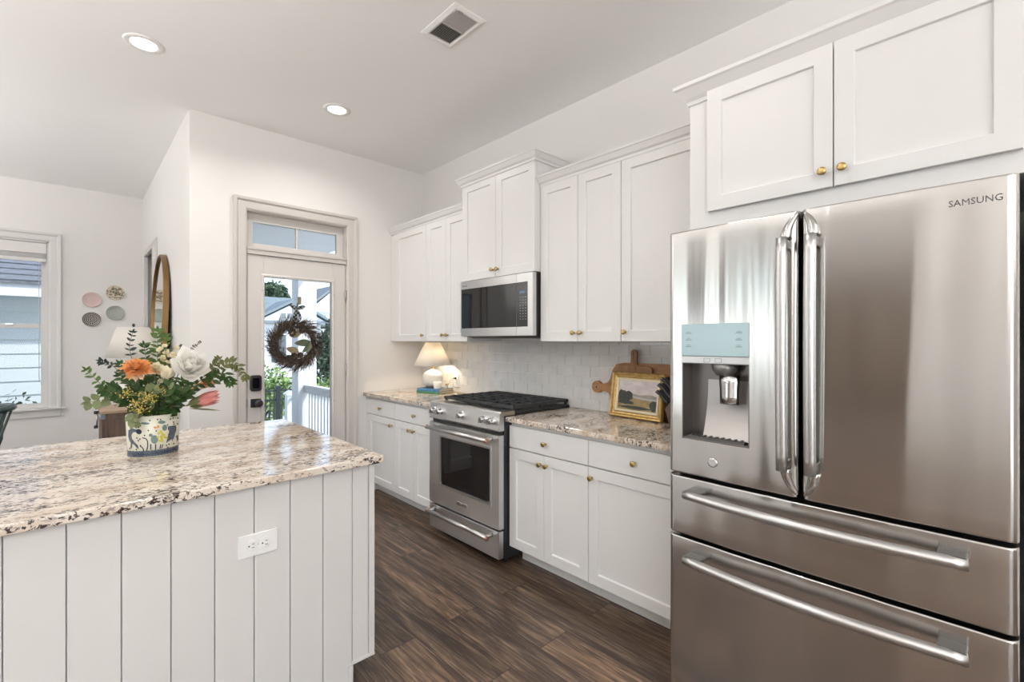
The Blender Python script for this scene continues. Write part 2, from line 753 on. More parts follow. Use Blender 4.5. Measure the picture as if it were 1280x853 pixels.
dr = thing('door_1', None, None, (1.385, YD, 0)); dr['kind'] = 'structure'
m = MB(); casing_y(m, 0.991, 1.786, 0.0, 2.395, YD)
m.build('casing', TRIM, dr, 0.0015)
m = MB()   # jambs, head, transom bar
for x0, x1 in ((0.985, 0.995), (1.779, 1.792)):
    m.box(x0, x1, YD + 0.001, YD + T, 0, 2.40)
m.box(0.985, 1.792, YD + 0.001, YD + T, 2.388, 2.40)
m.box(0.995, 1.779, YD - 0.012, YD + T, 2.057, 2.098)
m.box(0.995, 1.779, YD - 0.020, YD + 0.0, 2.092, 2.106)
m.box(0.995, 1.779, YD + 0.06, YD + T, 0.0, 0.012)
m.box(0.995, 1.006, YD + 0.05, YD + T, 0.0, 2.057)
m.box(1.768, 1.779, YD + 0.05, YD + T, 0.0, 2.057)
m.build('jamb', TRIM, dr, 0.001)
# transom sash
TY = 4.105
m = MB()
m.box(0.995, 1.050, TY - 0.018, TY + 0.018, 2.098, 2.388)
m.box(1.722, 1.779, TY - 0.018, TY + 0.018, 2.098, 2.388)
m.box(1.050, 1.722, TY - 0.018, TY + 0.018, 2.32, 2.388)
m.box(1.050, 1.722, TY - 0.018, TY + 0.018, 2.098, 2.153)
m.box(1.378, 1.394, TY - 0.014, TY + 0.014, 2.153, 2.32)
m.build('transom_sash', DOORP, dr, 0.002)
m = MB(); m.box(1.050, 1.722, TY - 0.003, TY + 0.003, 2.153, 2.32)
m.build('transom_glass', GLASS, dr)
# leaf
LX0, LX1, GX0, GX1, GZ0, GZ1 = 0.998, 1.775, 1.112, 1.662, 0.28, 1.893
m = MB()
LY0, LY1 = YD + 0.002, YD + 0.046
m.box(LX0, GX0, LY0, LY1, 0.014, 2.053)
m.box(GX1, LX1, LY0, LY1, 0.014, 2.053)
m.box(GX0, GX1, LY0, LY1, GZ1, 2.053)
m.box(GX0, GX1, LY0, LY1, 0.014, GZ0)
leaf_o = m.build('door_leaf', DOORP, dr, 0.001)
m = MB()
m.sweep([(GX0, GZ0), (GX0, GZ1), (GX1, GZ1), (GX1, GZ0)], [(0.016, 0.002), (0.016, -0.006), (0.006, -0.010), (-0.006, -0.006), (-0.006, 0.044), (0.016, 0.044)],
        lambda p, d: Vector((p.x, LY0 + d, p.y)), True)
m.build('glass_bead', DOORP, leaf_o)
for k in range(4):
    z = GZ0 + 0.12 + k * 0.46
    for x in (GX0 - 0.010, GX1 + 0.010):
        m = MB(); m.lathe([(0.003, 0), (0.003, 0.0015)], (x, LY0 - 0.0095, z), '-y', 8)
        m.build('bead_screw', IRON, leaf_o)
m = MB(); m.box(GX0, GX1, LY0 + 0.018, LY0 + 0.024, GZ0, GZ1)
m.build('door_glass', GLASS, leaf_o)
for z in (1.78, 1.13, 0.28):
    m = MB()
    m.tube([(1.777, YD - 0.006, z - 0.05), (1.777, YD - 0.006, z + 0.05)], 0.0065, 10)
    m.box(1.777, 1.790, YD - 0.002, YD + 0.002, z - 0.048, z + 0.048)
    m.build('hinge', STEEL_H, dr)
m = MB()


def rrect(cx, cz, hw, hh, r, n=5):
    pts = []
    for ax, az, a0 in ((1, 1, 0), (-1, 1, PI / 2), (-1, -1, PI), (1, -1, 1.5 * PI)):
        for k in range(n + 1):
            a = a0 + PI / 2 * k / n
            pts.append((cx + ax * (hw - r) + r * math.cos(a), cz + az * (hh - r) + r * math.sin(a)))
    return pts


m.prism(rrect(1.0525, 1.052, 0.0405, 0.062, 0.02), 'y', LY0 - 0.028, LY0)
kp = m.build('keypad_lock', BLACK, dr, 0.006, 3)
m = MB()
m.prism(rrect(1.0525, 1.052, 0.024, 0.042, 0.01), 'y', LY0 - 0.030, LY0 - 0.0275)
m.build('keypad_screen', BLACK_GLASS, kp)
m = MB(); m.prism(rrect(1.056, 0.896, 0.037, 0.033, 0.004), 'y', LY0 - 0.010, LY0)
lk = m.build('lock_plate', BLACK, dr, 0.003)
m = MB(); m.lathe([(0.012, 0), (0.012, 0.022), (0.026, 0.028), (0.030, 0.042), (0.027, 0.056), (0.012, 0.060)], (1.066, LY0 - 0.009, 0.897), '-y', 24)
m.build('door_knob', BLACK, lk)
for z in (1.05, 0.90):
    m = MB(); m.box(0.9945, 0.9985, LY0 - 0.001, LY0 + 0.02, z - 0.03, z + 0.03)
    m.build('strike_plate', IRON, dr)

# ---- dining window
wn = thing('window_1', None, None, (-0.59, YB, 0.655)); wn['kind'] = 'structure'
WX0, WX1, WZ0, WZ1 = -1.02, -0.155, 0.655, 2.435
m = MB(); casing_y(m, WX0 + 0.004, WX1 - 0.004, WZ0 + 0.02, WZ1 - 0.004, YB, prof=[(a, b) for a, b in CAS])
m.build('casing', WIN_TRIM, wn, 0.0015)
m = MB()
m.box(WX0 - 0.115, WX1 + 0.115, YB - 0.05, YB + 0.06, WZ0, WZ0 + 0.022)
m.build('stool', WIN_TRIM, wn, 0.004)
m = MB(); m.box(WX0 - 0.09, WX1 + 0.09, YB - 0.02, YB, WZ0 - 0.075, WZ0)
m.build('apron', WIN_TRIM, wn, 0.003)
m = MB()
for a, b in ((WX0, WX0 + 0.02), (WX1 - 0.02, WX1)):
    m.box(a, b, YB + 0.002, YB + T, WZ0 + 0.022, WZ1)
m.box(WX0, WX1, YB + 0.002, YB + T, WZ1 - 0.02, WZ1)
m.build('jamb', WIN_TRIM, wn, 0.001)


def sash(name, z0, z1, y, x0=WX0 + 0.02, x1=WX1 - 0.02, parent=wn, st=0.045, mt=WIN_TRIM):
    mb = MB()
    mb.sweep([(x0 + st, z0 + st), (x0 + st, z1 - st), (x1 - st, z1 - st), (x1 - st, z0 + st)],
             [(0, 0.0), (0, 0.03), (st, 0.034), (st, -0.002)], lambda p, d: Vector((p.x, y + d, p.y)), True)
    o = mb.build(name, mt, parent, 0.001)
    g = MB(); g.box(x0 + st, x1 - st, y + 0.013, y + 0.017, z0 + st, z1 - st)
    g.build('pane', GLASS, o)
    return o


sash('sash', 1.515, WZ1 - 0.02, YB + 0.085)
sash('sash', WZ0 + 0.022, 1.56, YB + 0.045)
m = MB()
for k in range(7):
    m.box(WX0 + 0.025, WX1 - 0.025, YB + 0.01, YB + 0.04, 2.255 + k * 0.006, 2.259 + k * 0.006)
m.box(WX0 + 0.024, WX1 - 0.024, YB + 0.004, YB + 0.05, 2.30, 2.41)
m.box(WX0 + 0.025, WX1 - 0.025, YB + 0.008, YB + 0.042, 2.215, 2.25)
m.build('blind_stack', varied('blind_slats', (0.72, 0.70, 0.68), (0.76, 0.74, 0.72), 3, 0.5), wn, 0.001)
m = MB(); m.tube([(-0.235, YB + 0.03, 2.22), (-0.233, YB + 0.03, 0.95)], 0.0025, 6)
m.build('blind_cord', GLASS if False else mat('cord', (0.55, 0.6, 0.6), 0.6), wn)
for x in (-0.74, -0.45):
    m = MB(); m.box(x - 0.03, x + 0.03, YB + 0.028, YB + 0.05, 1.545, 1.562)
    m.build('sash_lock', STEEL_H, wn, 0.002)

# ---- side window in the recess (seen edge-on)
w2 = thing('window_2', None, None, (XR, 6.14, 0.6)); w2['kind'] = 'structure'
m = MB()
m.sweep([(6.56, 0.62), (6.56, 2.395), (5.72, 2.395), (5.72, 0.62)], [(-a, b) for a, b in CAS][::-1] if False else CAS,
        lambda p, d: Vector((XR + d, p.x, p.y)))
m.build('casing', TRIM, w2, 0.0015)
m = MB()
for a, b in ((5.72, 5.74), (6.54, 6.56)):
    m.box(XR + 0.002, XR + T, a, b, 0.6, 2.41)
m.box(XR + 0.002, XR + T, 5.72, 6.56, 2.39, 2.41)
m.box(XR - 0.04, XR + T, 5.66, 6.62, 0.58, 0.62)
m.build('jamb', TRIM, w2, 0.001)
m = MB()
m.sweep([(5.785, 0.665), (5.785, 2.345), (6.495, 2.345), (6.495, 0.665)], [(0, 0), (0, 0.03), (0.045, 0.03), (0.045, 0)],
        lambda p, d: Vector((XR + 0.07 + d, p.x, p.y)), True)
s2 = m.build('sash', WIN_TRIM, w2)
m = MB(); m.box(XR + 0.083, XR + 0.087, 5.785, 6.495, 0.665, 2.345)
m.build('pane', GLASS, s2)

m = MB()
m.grid(lambda u, v: Vector((XR + 0.05, 5.748 + 0.784 * u, 0.63 + 1.64 * v)), 2, 2)
m.build('added_shade', translucent('added_shade_white', (0.88, 0.89, 0.90), 0.6), w2, solid=0.001)  # white shade added so the glass area reads bright
m = MB(); m.tube([(XR + 0.05, 5.745, 2.30), (XR + 0.05, 6.535, 2.30)], 0.025, 12)
m.build('added_shade_roll', WIN_TRIM, w2)

# unseen windows behind the camera
for i, (a0, a1) in enumerate(((2.55, 3.35), (4.3, 5.3))):
    ww = thing('window_%d' % (3 + i), None, None, (XW, (a0 + a1) / 2, 0.4)); ww['kind'] = 'structure'
    m = MB()
    for y0, y1 in ((a0 - 0.09, a0), (a1, a1 + 0.09), ((a0 + a1) / 2 - 0.06, (a0 + a1) / 2 + 0.06)):
        m.box(XW - 0.06, XW + 0.02, y0, y1, 0.31, 2.59)
    for z0, z1 in ((0.31, 0.4), (2.5, 2.59), (1.43, 1.48)):
        m.box(XW - 0.06, XW + 0.02, a0 - 0.09, a1 + 0.09, z0, z1)
    m.build('frame', WIN_TRIM, ww)
    m = MB(); m.box(XW - 0.09, XW - 0.085, a0, a1, 0.4, 2.5)
    m.build('pane', GLASS, ww)
ww = thing('window_5', None, None, (-1.6, YS, 0.3)); ww['kind'] = 'structure'
m = MB()
for x0, x1 in ((-3.29, -3.2), (0.0, 0.09), (-1.66, -1.54)):
    m.box(x0, x1, YS - 0.06, YS + 0.02, 0.21, 2.69)
for z0, z1 in ((0.21, 0.3), (2.6, 2.69)):
    m.box(-3.29, 0.09, YS - 0.06, YS + 0.02, z0, z1)
m.build('frame', WIN_TRIM, ww)
m = MB(); m.box(-3.2, 0, YS - 0.09, YS - 0.085, 0.3, 2.6)
m.build('pane', GLASS, ww)

# hall made up beyond the left wall, unseen, to tone the fridge reflection
ADDED_HALL = varied('added_hall_paint', (0.66, 0.57, 0.49), (0.68, 0.59, 0.51), 2, 0.7)
m = MB()
m.box(-8.2, -8.05, 0.3, 2.3, 0, 2.6)
m.box(-8.05, XW - T, 0.3, 0.45, 0, 2.6)
m.box(-8.05, XW - T, 2.15, 2.3, 0, 2.6)
structure(m.build('wall_added_hall', ADDED_HALL))
m = MB(); m.box(-8.2, XW - T, 0.3, 2.3, 2.6, 2.7)
structure(m.build('ceiling_added_hall', CEIL))
m = MB(); m.box(-8.2, XW - T, 0.3, 2.3, -0.06, 0)
structure(m.build('floor_added_hall', FLOOR))
m = MB()
m.sweep([(0.62, 0.0), (0.62, 2.45), (1.95, 2.45), (1.95, 0.0)], CAS, lambda p, d: Vector((XW - d, p.x, p.y)))
structure(m.build('trim_1', WIN_TRIM))

# ------------------------------------------------------------------ ceiling fixtures
def downlight(x, y, label, k=0.45, zc=ZC):
    t = thing('recessed_downlight', label, 'ceiling light', (x, y, zc), 'recessed ceiling lights')
    m = MB()
    m.lathe([(0.060, 0.0), (0.060, -0.002), (0.066, -0.007), (0.088, -0.006), (0.094, -0.001), (0.094, 0.0)], (x, y, zc), 'z', 32, cap0=False, cap1=False)
    m.build('trim_ring', PLASTIC, t)
    m = MB(); m.lathe([(0.0605, 0.0), (0.0605, -0.003), (0.03, -0.0032)], (x, y, zc), 'z', 32, cap0=False)
    m.build('lens', LAMP_E, t)
    l = bpy.data.lights.new('downlight_lamp', 'AREA')
    l.shape = 'DISK'
    l.size = 0.12
    l.energy = DOWN_W * k
    l.color = (1.0, 0.965, 0.925)
    l.spread = math.radians(150)
    o = bpy.data.objects.new('downlight_lamp', l)
    o.location = (0, 0, -0.012)
    o.parent = t
    COL.objects.link(o)
    return t


downlight(0.302, 3.327, 'round white recessed ceiling light, left of the two, above the island', 1.2)
downlight(1.401, 3.32, 'round white recessed ceiling light, right of the two, nearer the glass door', 1.2)
for x, y, d in ((0.3, 1.1, 'above the near end of the island'), (1.4, 1.1, 'above the aisle before the fridge'), (0.3, -1.1, 'added unseen behind the camera at left'),  # first pair continues the grid; the rest are unseen lamps added for light
                (1.4, -1.1, 'added unseen behind the camera at right'), (-1.8, 1.1, 'added unseen over the living area'), (-1.8, -1.1, 'added unseen over the far living area'), (-1.8, 3.3, 'added unseen over the dining side'),
                (-0.9, 5.3, 'added unseen over the dining table')):
    downlight(x, y, 'round white recessed ceiling light ' + d)

downlight(-5.7, 1.3, 'added unseen recessed ceiling light in the made-up hall, nearer the living area', 1.1, 2.6)  # unseen lamps added to lighten the hall mirrored in the fridge
downlight(-7.1, 1.3, 'added unseen recessed ceiling light at the far end of the made-up hall', 1.1, 2.6)

vt = thing('ceiling_vent', 'white rectangular ceiling air vent with grey louvres', 'vent', (1.475, 2.015, ZC))
m = MB()
m.sweep([(1.411, 1.898), (1.411, 2.144), (1.547, 2.144), (1.547, 1.898)],
        [(0.0, 0.0), (0.0, -0.008), (0.012, -0.012), (0.033, -0.004), (0.033, 0.0)], lambda p, d: Vector((p.x, p.y, ZC + d)), True)
m.build('frame', PLASTIC, vt)
m = MB(); m.box(1.411, 1.547, 1.898, 2.144, ZC - 0.0015, ZC - 0.0005)
m.build('duct_backing', mat('duct', (0.10, 0.095, 0.09), 0.7), vt)
m = MB()
for k in range(12):
    x = 1.4165 + k * 0.0113
    for y0, y1, tl in ((1.899, 2.013, 0.9), (2.027, 2.143, -0.9)):
        M = Matrix.Translation((x, 0, ZC - 0.006)) @ Matrix.Rotation(tl, 4, 'Y')
        m.box(-0.0045, 0.0045, y0, y1, -0.0004, 0.0004, 0, M)
m.box(1.411, 1.547, 2.013, 2.027, ZC - 0.010, ZC - 0.002)
m.build('louvre', mat('louvre_grey', (0.46, 0.43, 0.41), 0.5), vt)
m = MB(); m.box(1.418, 1.445, 1.886, 1.890, ZC - 0.022, ZC - 0.010)
m.build('damper_lever', mat('lever_grey', (0.25, 0.24, 0.23), 0.5), vt)

# ------------------------------------------------------------------ cabinets along the right wall
def shaker(mb, xf, y0, y1, z0, z1, rail=0.058, t=0.02, rec=0.010):
    def q(x, a, b, c, d):
        return [mb.v((x, y, z)) for y, z in ((a, c), (b, c), (b, d), (a, d))]
    o = q(xf, y0, y1, z0, z1)
    i = q(xf, y0 + rail, y1 - rail, z0 + rail, z1 - rail)
    s = 0.003
    p = q(xf + rec, y0 + rail + s, y1 - rail - s, z0 + rail + s, z1 - rail - s)
    b = q(xf + t, y0, y1, z0, z1)
    for k in range(4):
        n = (k + 1) % 4
        mb.face([o[k], o[n], i[n], i[k]])
        mb.face([i[k], i[n], p[n], p[k]])
        mb.face([o[n], o[k], b[k], b[n]])
    mb.face(p)
    mb.face(b[::-1])


KNOB = [(0.0075, 0.0), (0.0055, 0.003), (0.005, 0.012), (0.0095, 0.016), (0.0135, 0.019), (0.0145, 0.023), (0.013, 0.026), (0.006, 0.0275)]


def knob(xf, y, z, parent):
    m = MB(); m.lathe(KNOB, (xf, y, z), '-x', 20)
    return m.build('knob', BRASS, parent)


G = 0.0016


def door_part(parent, xf, y0, y1, z0, z1, ky, kz, rail=0.058):
    m = MB(); shaker(m, xf, y0 + G, y1 - G, z0 + G, z1 - G, rail)
    d = m.build('door', WHITE_CAB, parent, 0.0012)
    knob(xf, ky, kz, d)
    return d


def drawer_part(parent, xf, y0, y1, z0, z1):
    m = MB(); m.box(xf, xf + 0.02, y0 + G, y1 - G, z0 + G, z1 - G)
    d = m.build('drawer', WHITE_CAB, parent, 0.0015)
    knob(xf, (y0 + y1) / 2, (z0 + z1) / 2 - 0.003, d)
    return d


BXF = 1.973
XB = XE - 0.001


def base_cab(label, y0, y1, splits, knobs, filler=None):
    t = thing('base_cabinet', label, 'cabinet', (XB - 0.3, (y0 + y1) / 2, 0), 'base cabinets along the wall')
    m = MB(); m.box(BXF + 0.021, XB, y0 + 0.001, y1 - 0.001, 0.112, 0.883)
    m.build('body', WHITE_CAB, t)
    m = MB(); m.box(2.088, XB - 0.01, y0 + 0.001, y1 - 0.001, 0.0, 0.1115)
    m.build('toe_kick', WHITE_CAB, t)
    f0, f1 = (filler if filler else (y0, y1))
    if filler:
        m = MB()
        m.box(BXF + 0.004, BXF + 0.021, f1, y1, 0.114, 0.88)
        m.build('filler_strip', WHITE_CAB, t)
    drawer_part(t, BXF, f0, f1, 0.726, 0.862)
    b = [f0] + splits + [f1]
    for i in range(len(b) - 1):
        door_part(t, BXF, b[i], b[i + 1], 0.114, 0.7225, knobs[i], 0.668)
    return t


base_cab('white base cabinet with one door and drawer beside the door wall', 3.508, 4.029, [], [3.562], filler=(3.508, 3.998))
base_cab('white two-door base cabinet with drawer left of the steel range', 2.884, 3.507, [3.228], [3.203, 3.272])
base_cab('white two-door base cabinet with drawer right of the steel range', 1.506, 2.112, [1.822], [1.797, 1.847])
base_cab('white base cabinet with one wide door and drawer beside the fridge', 0.952, 1.505, [], [1.483])


def counter(name, label, y0, y1, x0=1.943, loc=None):
    m = MB(); m.box(x0, XE - 0.0008, y0, y1, 0.884, 0.914)
    return tag(m.build(name, GRANITE, None, 0.004, 3), label, 'countertop')


counter('granite_countertop', 'speckled granite countertop left of the range under the lamp', 2.881, 4.0295)
counter('granite_countertop', 'speckled granite countertop between the range and the fridge', 0.945, 2.116)

# tile backsplash: every tile real, slightly out of plane like hand-set glazed tile
m = MB()
TW, TH, GR = 0.150, 0.0735, 0.0022
rows = 7
z = 0.9145
for r in range(rows):
    z0 = z + r * TH
    z1 = min(z0 + TH - GR, 1.3745)
    if z1 - z0 < 0.01:
        continue
    y = 0.965 - (TW / 2 if r % 2 else 0.0)
    while y < 4.012:
        a0, a1 = max(y, 0.965), min(y + TW - GR, 4.012)
        if a1 - a0 > 0.012:
            cy, cz = (a0 + a1) / 2, (z0 + z1) / 2
            M = Matrix.Translation((2.5665, cy, cz)) @ Matrix.Rotation(random.gauss(0, 0.006), 4, 'Z') @ Matrix.Rotation(random.gauss(0, 0.006), 4, 'Y')
            hw, hh, s = (a1 - a0) / 2, (z1 - z0) / 2, 0.0012
            f = [m.v(M @ Vector((-0.0028, yy, zz))) for yy, zz in ((-hw + s, -hh + s), (hw - s, -hh + s), (hw - s, hh - s), (-hw + s, hh - s))]
            b = [m.v(M @ Vector((-0.0016, yy, zz))) for yy, zz in ((-hw, -hh), (hw, -hh), (hw, hh), (-hw, hh))]
            c = [m.v(M @ Vector((0.004, yy, zz))) for yy, zz in ((-hw, -hh), (hw, -hh), (hw, hh), (-hw, hh))]
            m.face(f)
            for k in range(4):
                n = (k + 1) % 4
                m.face([f[k], f[n], b[n], b[k]])
                m.face([b[k], b[n], c[n], c[k]])
        y += TW
m.box(2.5672, XE - 0.0005, 0.965, 4.012, 0.9142, 1.3745, 1)
TILE = varied('glazed_tile', (0.60, 0.595, 0.58), (0.66, 0.655, 0.64), 9, 0.09)
GROUT = mat('grout', (0.80, 0.79, 0.77), 0.8)
tag(m.build('tile_backsplash', [TILE, GROUT], auto=True), 'glossy pale grey subway tile backsplash behind the range', 'backsplash')

# ---- wall cabinets
UXF = 2.221
CROWN = [(0, -0.032), (0.008, -0.032), (0.010, -0.018), (0.020, -0.010), (0.034, 0.016), (0.040, 0.020), (0.040, 0.030), (0, 0.030)]


def crown(name, path, z, parent=None, prof=CROWN):
    mb = MB()
    mb.sweep(path, prof, lambda p, d: Vector((p.x, p.y, z + d)))
    return mb.build(name, WHITE_CAB, parent)


def wall_cab(label, xf, y0, y1, z0, z1, splits, knobs, dz0=None, dz1=None, filler=None, rail=0.058, group='upper cabinets'):
    t = thing('upper_cabinet', label, 'cabinet', ((xf + XB) / 2, (y0 + y1) / 2, z0), group)
    m = MB(); m.box(xf + 0.021, XB, y0 + 0.001, y1 - 0.001, z0 + 0.003, z1)
    m.build('body', WHITE_CAB, t)
    f0, f1 = (filler if filler else (y0, y1))
    if filler and f1 < y1:
        m = MB(); m.box(xf + 0.004, xf + 0.021, f1, y1 - 0.001, z0 + 0.003, z1)
        m.build('filler_strip', WHITE_CAB, t)
    b = [f0] + splits + [f1]
    for i in range(len(b) - 1):
        door_part(t, xf, b[i], b[i + 1], dz0 or z0, dz1 or (z1 - 0.015), knobs[i], (dz0 or z0) + 0.054, rail)
    return t


UZ0, UZ1 = 1.376, 2.40
wall_cab('white single-door wall cabinet at left beside the door wall', UXF, 3.42, 4.029, UZ0, UZ1, [], [3.468], filler=(3.42, 3.935))
wall_cab('white narrow two-door wall cabinet left of the microwave', UXF, 2.85, 3.419, UZ0, UZ1, [3.134], [3.104, 3.166])
mwc = wall_cab('taller white two-door wall cabinet directly above the microwave', 2.171, 2.083, 2.848, 1.829, 2.57, [2.4655], [2.438, 2.492])
crown('crown', [(XB, 2.083), (2.171, 2.083), (2.171, 2.848), (XB, 2.848)], 2.575, mwc)
wall_cab('white two-door wall cabinet just right of the microwave', UXF, 1.471, 2.081, UZ0, UZ1, [1.775], [1.748, 1.803])
wall_cab('white wide single-door wall cabinet next to the fridge cabinet', UXF, 0.953, 1.470, UZ0, UZ1, [], [1.443])
tag(crown('crown_molding', [(UXF + 0.004, 2.85), (UXF + 0.004, 4.0285)], 2.412), 'white crown moulding on the wall cabinets left of the microwave', 'moulding')
tag(crown('crown_molding', [(UXF + 0.004, 1.0055), (UXF + 0.004, 2.0815)], 2.412), 'white crown moulding on the wall cabinets right of the microwave', 'moulding')

# fridge surround
FXF = 1.945
fc = thing('fridge_cabinet', 'large white two-door cabinet with tall side panel above the refrigerator', 'cabinet', (2.25, 0.44, 0))
m = MB(); m.box(FXF + 0.021, XB, -0.075, 0.95, 1.858, 2.455)
m.build('body', WHITE_CAB, fc, 0.001)
m = MB(); m.box(FXF + 0.021, XB, 0.925, 0.9435, 0.0, 1.8575); m.build('side_panel', WHITE_CAB, fc)
m = MB(); m.box(FXF + 0.021, XB, -0.075, -0.056, 0.0, 1.8575); m.build('side_panel', WHITE_CAB, fc)
door_part(fc, FXF, 0.419, 0.868, 1.922, 2.432, 0.449, 1.979)
door_part(fc, FXF, -0.033, 0.418, 1.922, 2.432, 0.390, 1.979)
crown('crown', [(FXF + 0.021, -0.075), (FXF + 0.021, 0.95), (XB, 0.95)], 2.452, fc,
      [(0, -0.05), (0.006, -0.05), (0.010, -0.036), (0.022, -0.022), (0.044, 0.010), (0.052, 0.016), (0.054, 0.030), (0, 0.030)])

# ------------------------------------------------------------------ refrigerator
fr = thing('refrigerator', 'stainless steel french-door refrigerator with water dispenser and two drawers', 'refrigerator', (2.1, 0.435, 0))
FY0, FY1 = -0.021, 0.888
m = MB(); m.box(1.745, 2.54, FY0 + 0.004, FY1 - 0.004, 0.03, 1.775)
m.build('cabinet_box', mat('fridge_side', (0.10, 0.10, 0.105), 0.4, 0.6), fr)
for x in (1.80, 2.46):
    for y in (0.06, 0.81):
        m = MB(); m.lathe([(0.02, 0), (0.02, 0.03)], (x, y, 0), 'z', 12)
        m.build('foot', BLACK, fr)


def fridge_x(y, z, seed, amp):
    c = (y - 0.4335) / 0.455
    bul = 0.012 * (1 - c * c)
    wv = amp * (math.sin(y * 31 + seed + 0.7 * math.sin(z * 3.1 + seed)) + 0.6 * math.sin(y * 57 + seed * 2.3 + 0.9 * math.sin(z * 2.2 + 1 + seed))
                + 0.5 * math.sin(y * 13 + z * 1.1 + seed))
    return 1.662 - bul - wv


def panel_front(y0, y1, z0, z1, seed, amp, hole=None, rl=0.02, rr=0.02, rz=0.006, back=1.74):
    mb = MB()

    def axis(a0, a1, r0, r1, step, extra=()):
        s = set()
        for f in (0.0, 0.12, 0.3, 0.55, 0.8, 1.0):
            s.add(round(a0 + r0 * f, 5)); s.add(round(a1 - r1 * f, 5))
        n = max(2, int((a1 - a0) / step))
        for i in range(1, n):
            v = a0 + (a1 - a0) * i / n
            if a0 + r0 < v < a1 - r1:
                s.add(round(v, 5))
        for e in extra:
            s = {v for v in s if abs(v - e) > 0.003}
            s.add(round(e, 5))
        return sorted(s)
    ys = axis(y0, y1, rl, rr, 0.011, hole[:2] if hole else ())
    zs = axis(z0, z1, rz, rz, 0.05, hole[2:] if hole else ())

    def edge(d, r):
        return 0 if d >= r else r - math.sqrt(max(0, r * r - (r - d) ** 2))
    g = {}
    for i, y in enumerate(ys):
        for j, z in enumerate(zs):
            x = fridge_x(y, z, seed, amp) + edge(y - y0, rl) + edge(y1 - y, rr) + edge(z - z0, rz) + edge(z1 - z, rz)
            g[i, j] = mb.v((x, y, z))
    for i in range(len(ys) - 1):
        for j in range(len(zs) - 1):
            cy, cz = (ys[i] + ys[i + 1]) / 2, (zs[j] + zs[j + 1]) / 2
            if hole and hole[0] < cy < hole[1] and hole[2] < cz < hole[3]:
                continue
            mb.face([g[i, j], g[i + 1, j], g[i + 1, j + 1], g[i, j + 1]], 0, True)
    # sides back to the box
    per = [(i, 0) for i in range(len(ys))] + [(len(ys) - 1, j) for j in range(1, len(zs))] + \
          [(i, len(zs) - 1) for i in range(len(ys) - 2, -1, -1)] + [(0, j) for j in range(len(zs) - 2, 0, -1)]
    bk = [mb.v((back, g[p].co.y, g[p].co.z)) for p in per]
    n = len(per)
    for k in range(n):
        mb.face([g[per[k]], g[per[(k + 1) % n]], bk[(k + 1) % n], bk[k]], 0, False)
    mb.face(bk, 0)
    if hole:   # returns of the hole
        hy0, hy1, hz0, hz1 = hole
        loop = [(i, j) for i in range(len(ys)) for j in range(len(zs))
                if (abs(ys[i] - hy0) < 1e-4 or abs(ys[i] - hy1) < 1e-4) and hz0 - 1e-4 <= zs[j] <= hz1 + 1e-4
                or (abs(zs[j] - hz0) < 1e-4 or abs(zs[j] - hz1) < 1e-4) and hy0 - 1e-4 <= ys[i] <= hy1 + 1e-4]
    return mb


HOLE = (0.592, 0.830, 1.020, 1.442)
dl = panel_front(0.4475, FY1, 0.888, 1.789, 0.4, 0.0011, HOLE).build('left_door', STEEL_F, fr)
drr = panel_front(FY0, 0.4395, 0.888, 1.789, 2.1, 0.0007).build('right_door', STEEL_F, fr)
d1 = panel_front(FY0, FY1, 0.662, 0.876, 0.4, 0.0007).build('upper_drawer', STEEL_F, fr)
d2 = panel_front(FY0, FY1, 0.075, 0.650, 0.6, 0.0007).build('lower_drawer', STEEL_F, fr)
m = MB()
m.box(1.735, 1.744, FY0 + 0.01, FY1 - 0.01, 0.075, 1.78)
m.build('door_gasket', DARK, fr)
# dispenser
dx = 1.652
m = MB()
hy0, hy1, hz0, hz1 = HOLE
cz1 = 1.298
bxk = 1.732
m.box(bxk - 0.003, bxk, hy0 + 0.003, hy1 - 0.003, hz0 + 0.003, cz1)           # back wall
m.box(dx + 0.002, bxk, hy0 + 0.0005, hy0 + 0.004, hz0, cz1)
m.box(dx + 0.002, bxk, hy1 - 0.004, hy1 - 0.0005, hz0, cz1)
m.box(dx + 0.002, bxk, hy0, hy1, hz0, hz0 + 0.006)
m.box(dx + 0.002, bxk, hy0, hy1, cz1, cz1 + 0.004)
disp = m.build('dispenser_recess', mat('dispenser_grey', (0.17, 0.155, 0.145), 0.28, 0.7), dl)
m = MB()
pr = [(hy0 + 0.006, hz0 + 0.006), (hy0 + 0.10, hz0 + 0.006), (hy0 + 0.075, cz1 - 0.03), (hy0 + 0.006, cz1 - 0.03)]
m.grid(lambda u, v: Vector((bxk - 0.004 - 0.045 * v * v, hy0 + 0.006 + u * (hy1 - hy0 - 0.012 - 0.06), cz1 - 0.06 - v * (cz1 - 0.06 - hz0 - 0.012))), 8, 10)
m.build('splash_plate', mat('splash_grey', (0.36, 0.335, 0.32), 0.3, 0.85), disp)
m = MB(); m.box(dx + 0.004, bxk - 0.006, hy0 + 0.02, hy1 - 0.02, hz0 + 0.006, hz0 + 0.014)
for k in range(9):
    m.box(dx + 0.006, bxk - 0.008, hy0 + 0.03 + k * 0.0215, hy0 + 0.036 + k * 0.0215, hz0 + 0.014, hz0 + 0.018)
m.build('drip_tray', mat('tray', (0.08, 0.075, 0.07), 0.4), disp)
m = MB()
m.grid(lambda u, v: Vector((dx + 0.030 - 0.014 * math.sin(PI * u), 0.638 + 0.062 * u + (0.004 if v > .5 else 0) * (u - .5), 1.158 + 0.102 * v)), 8, 4)
m.build('paddle', CHROME, disp, solid=0.006)
m = MB(); m.lathe([(0.045, 0.0), (0.04, -0.022), (0.028, -0.04)], (dx + 0.042, 0.69, cz1), 'z', 20)
m.build('nozzle', mat('nozzle', (0.2, 0.19, 0.18), 0.35, 0.5), disp)
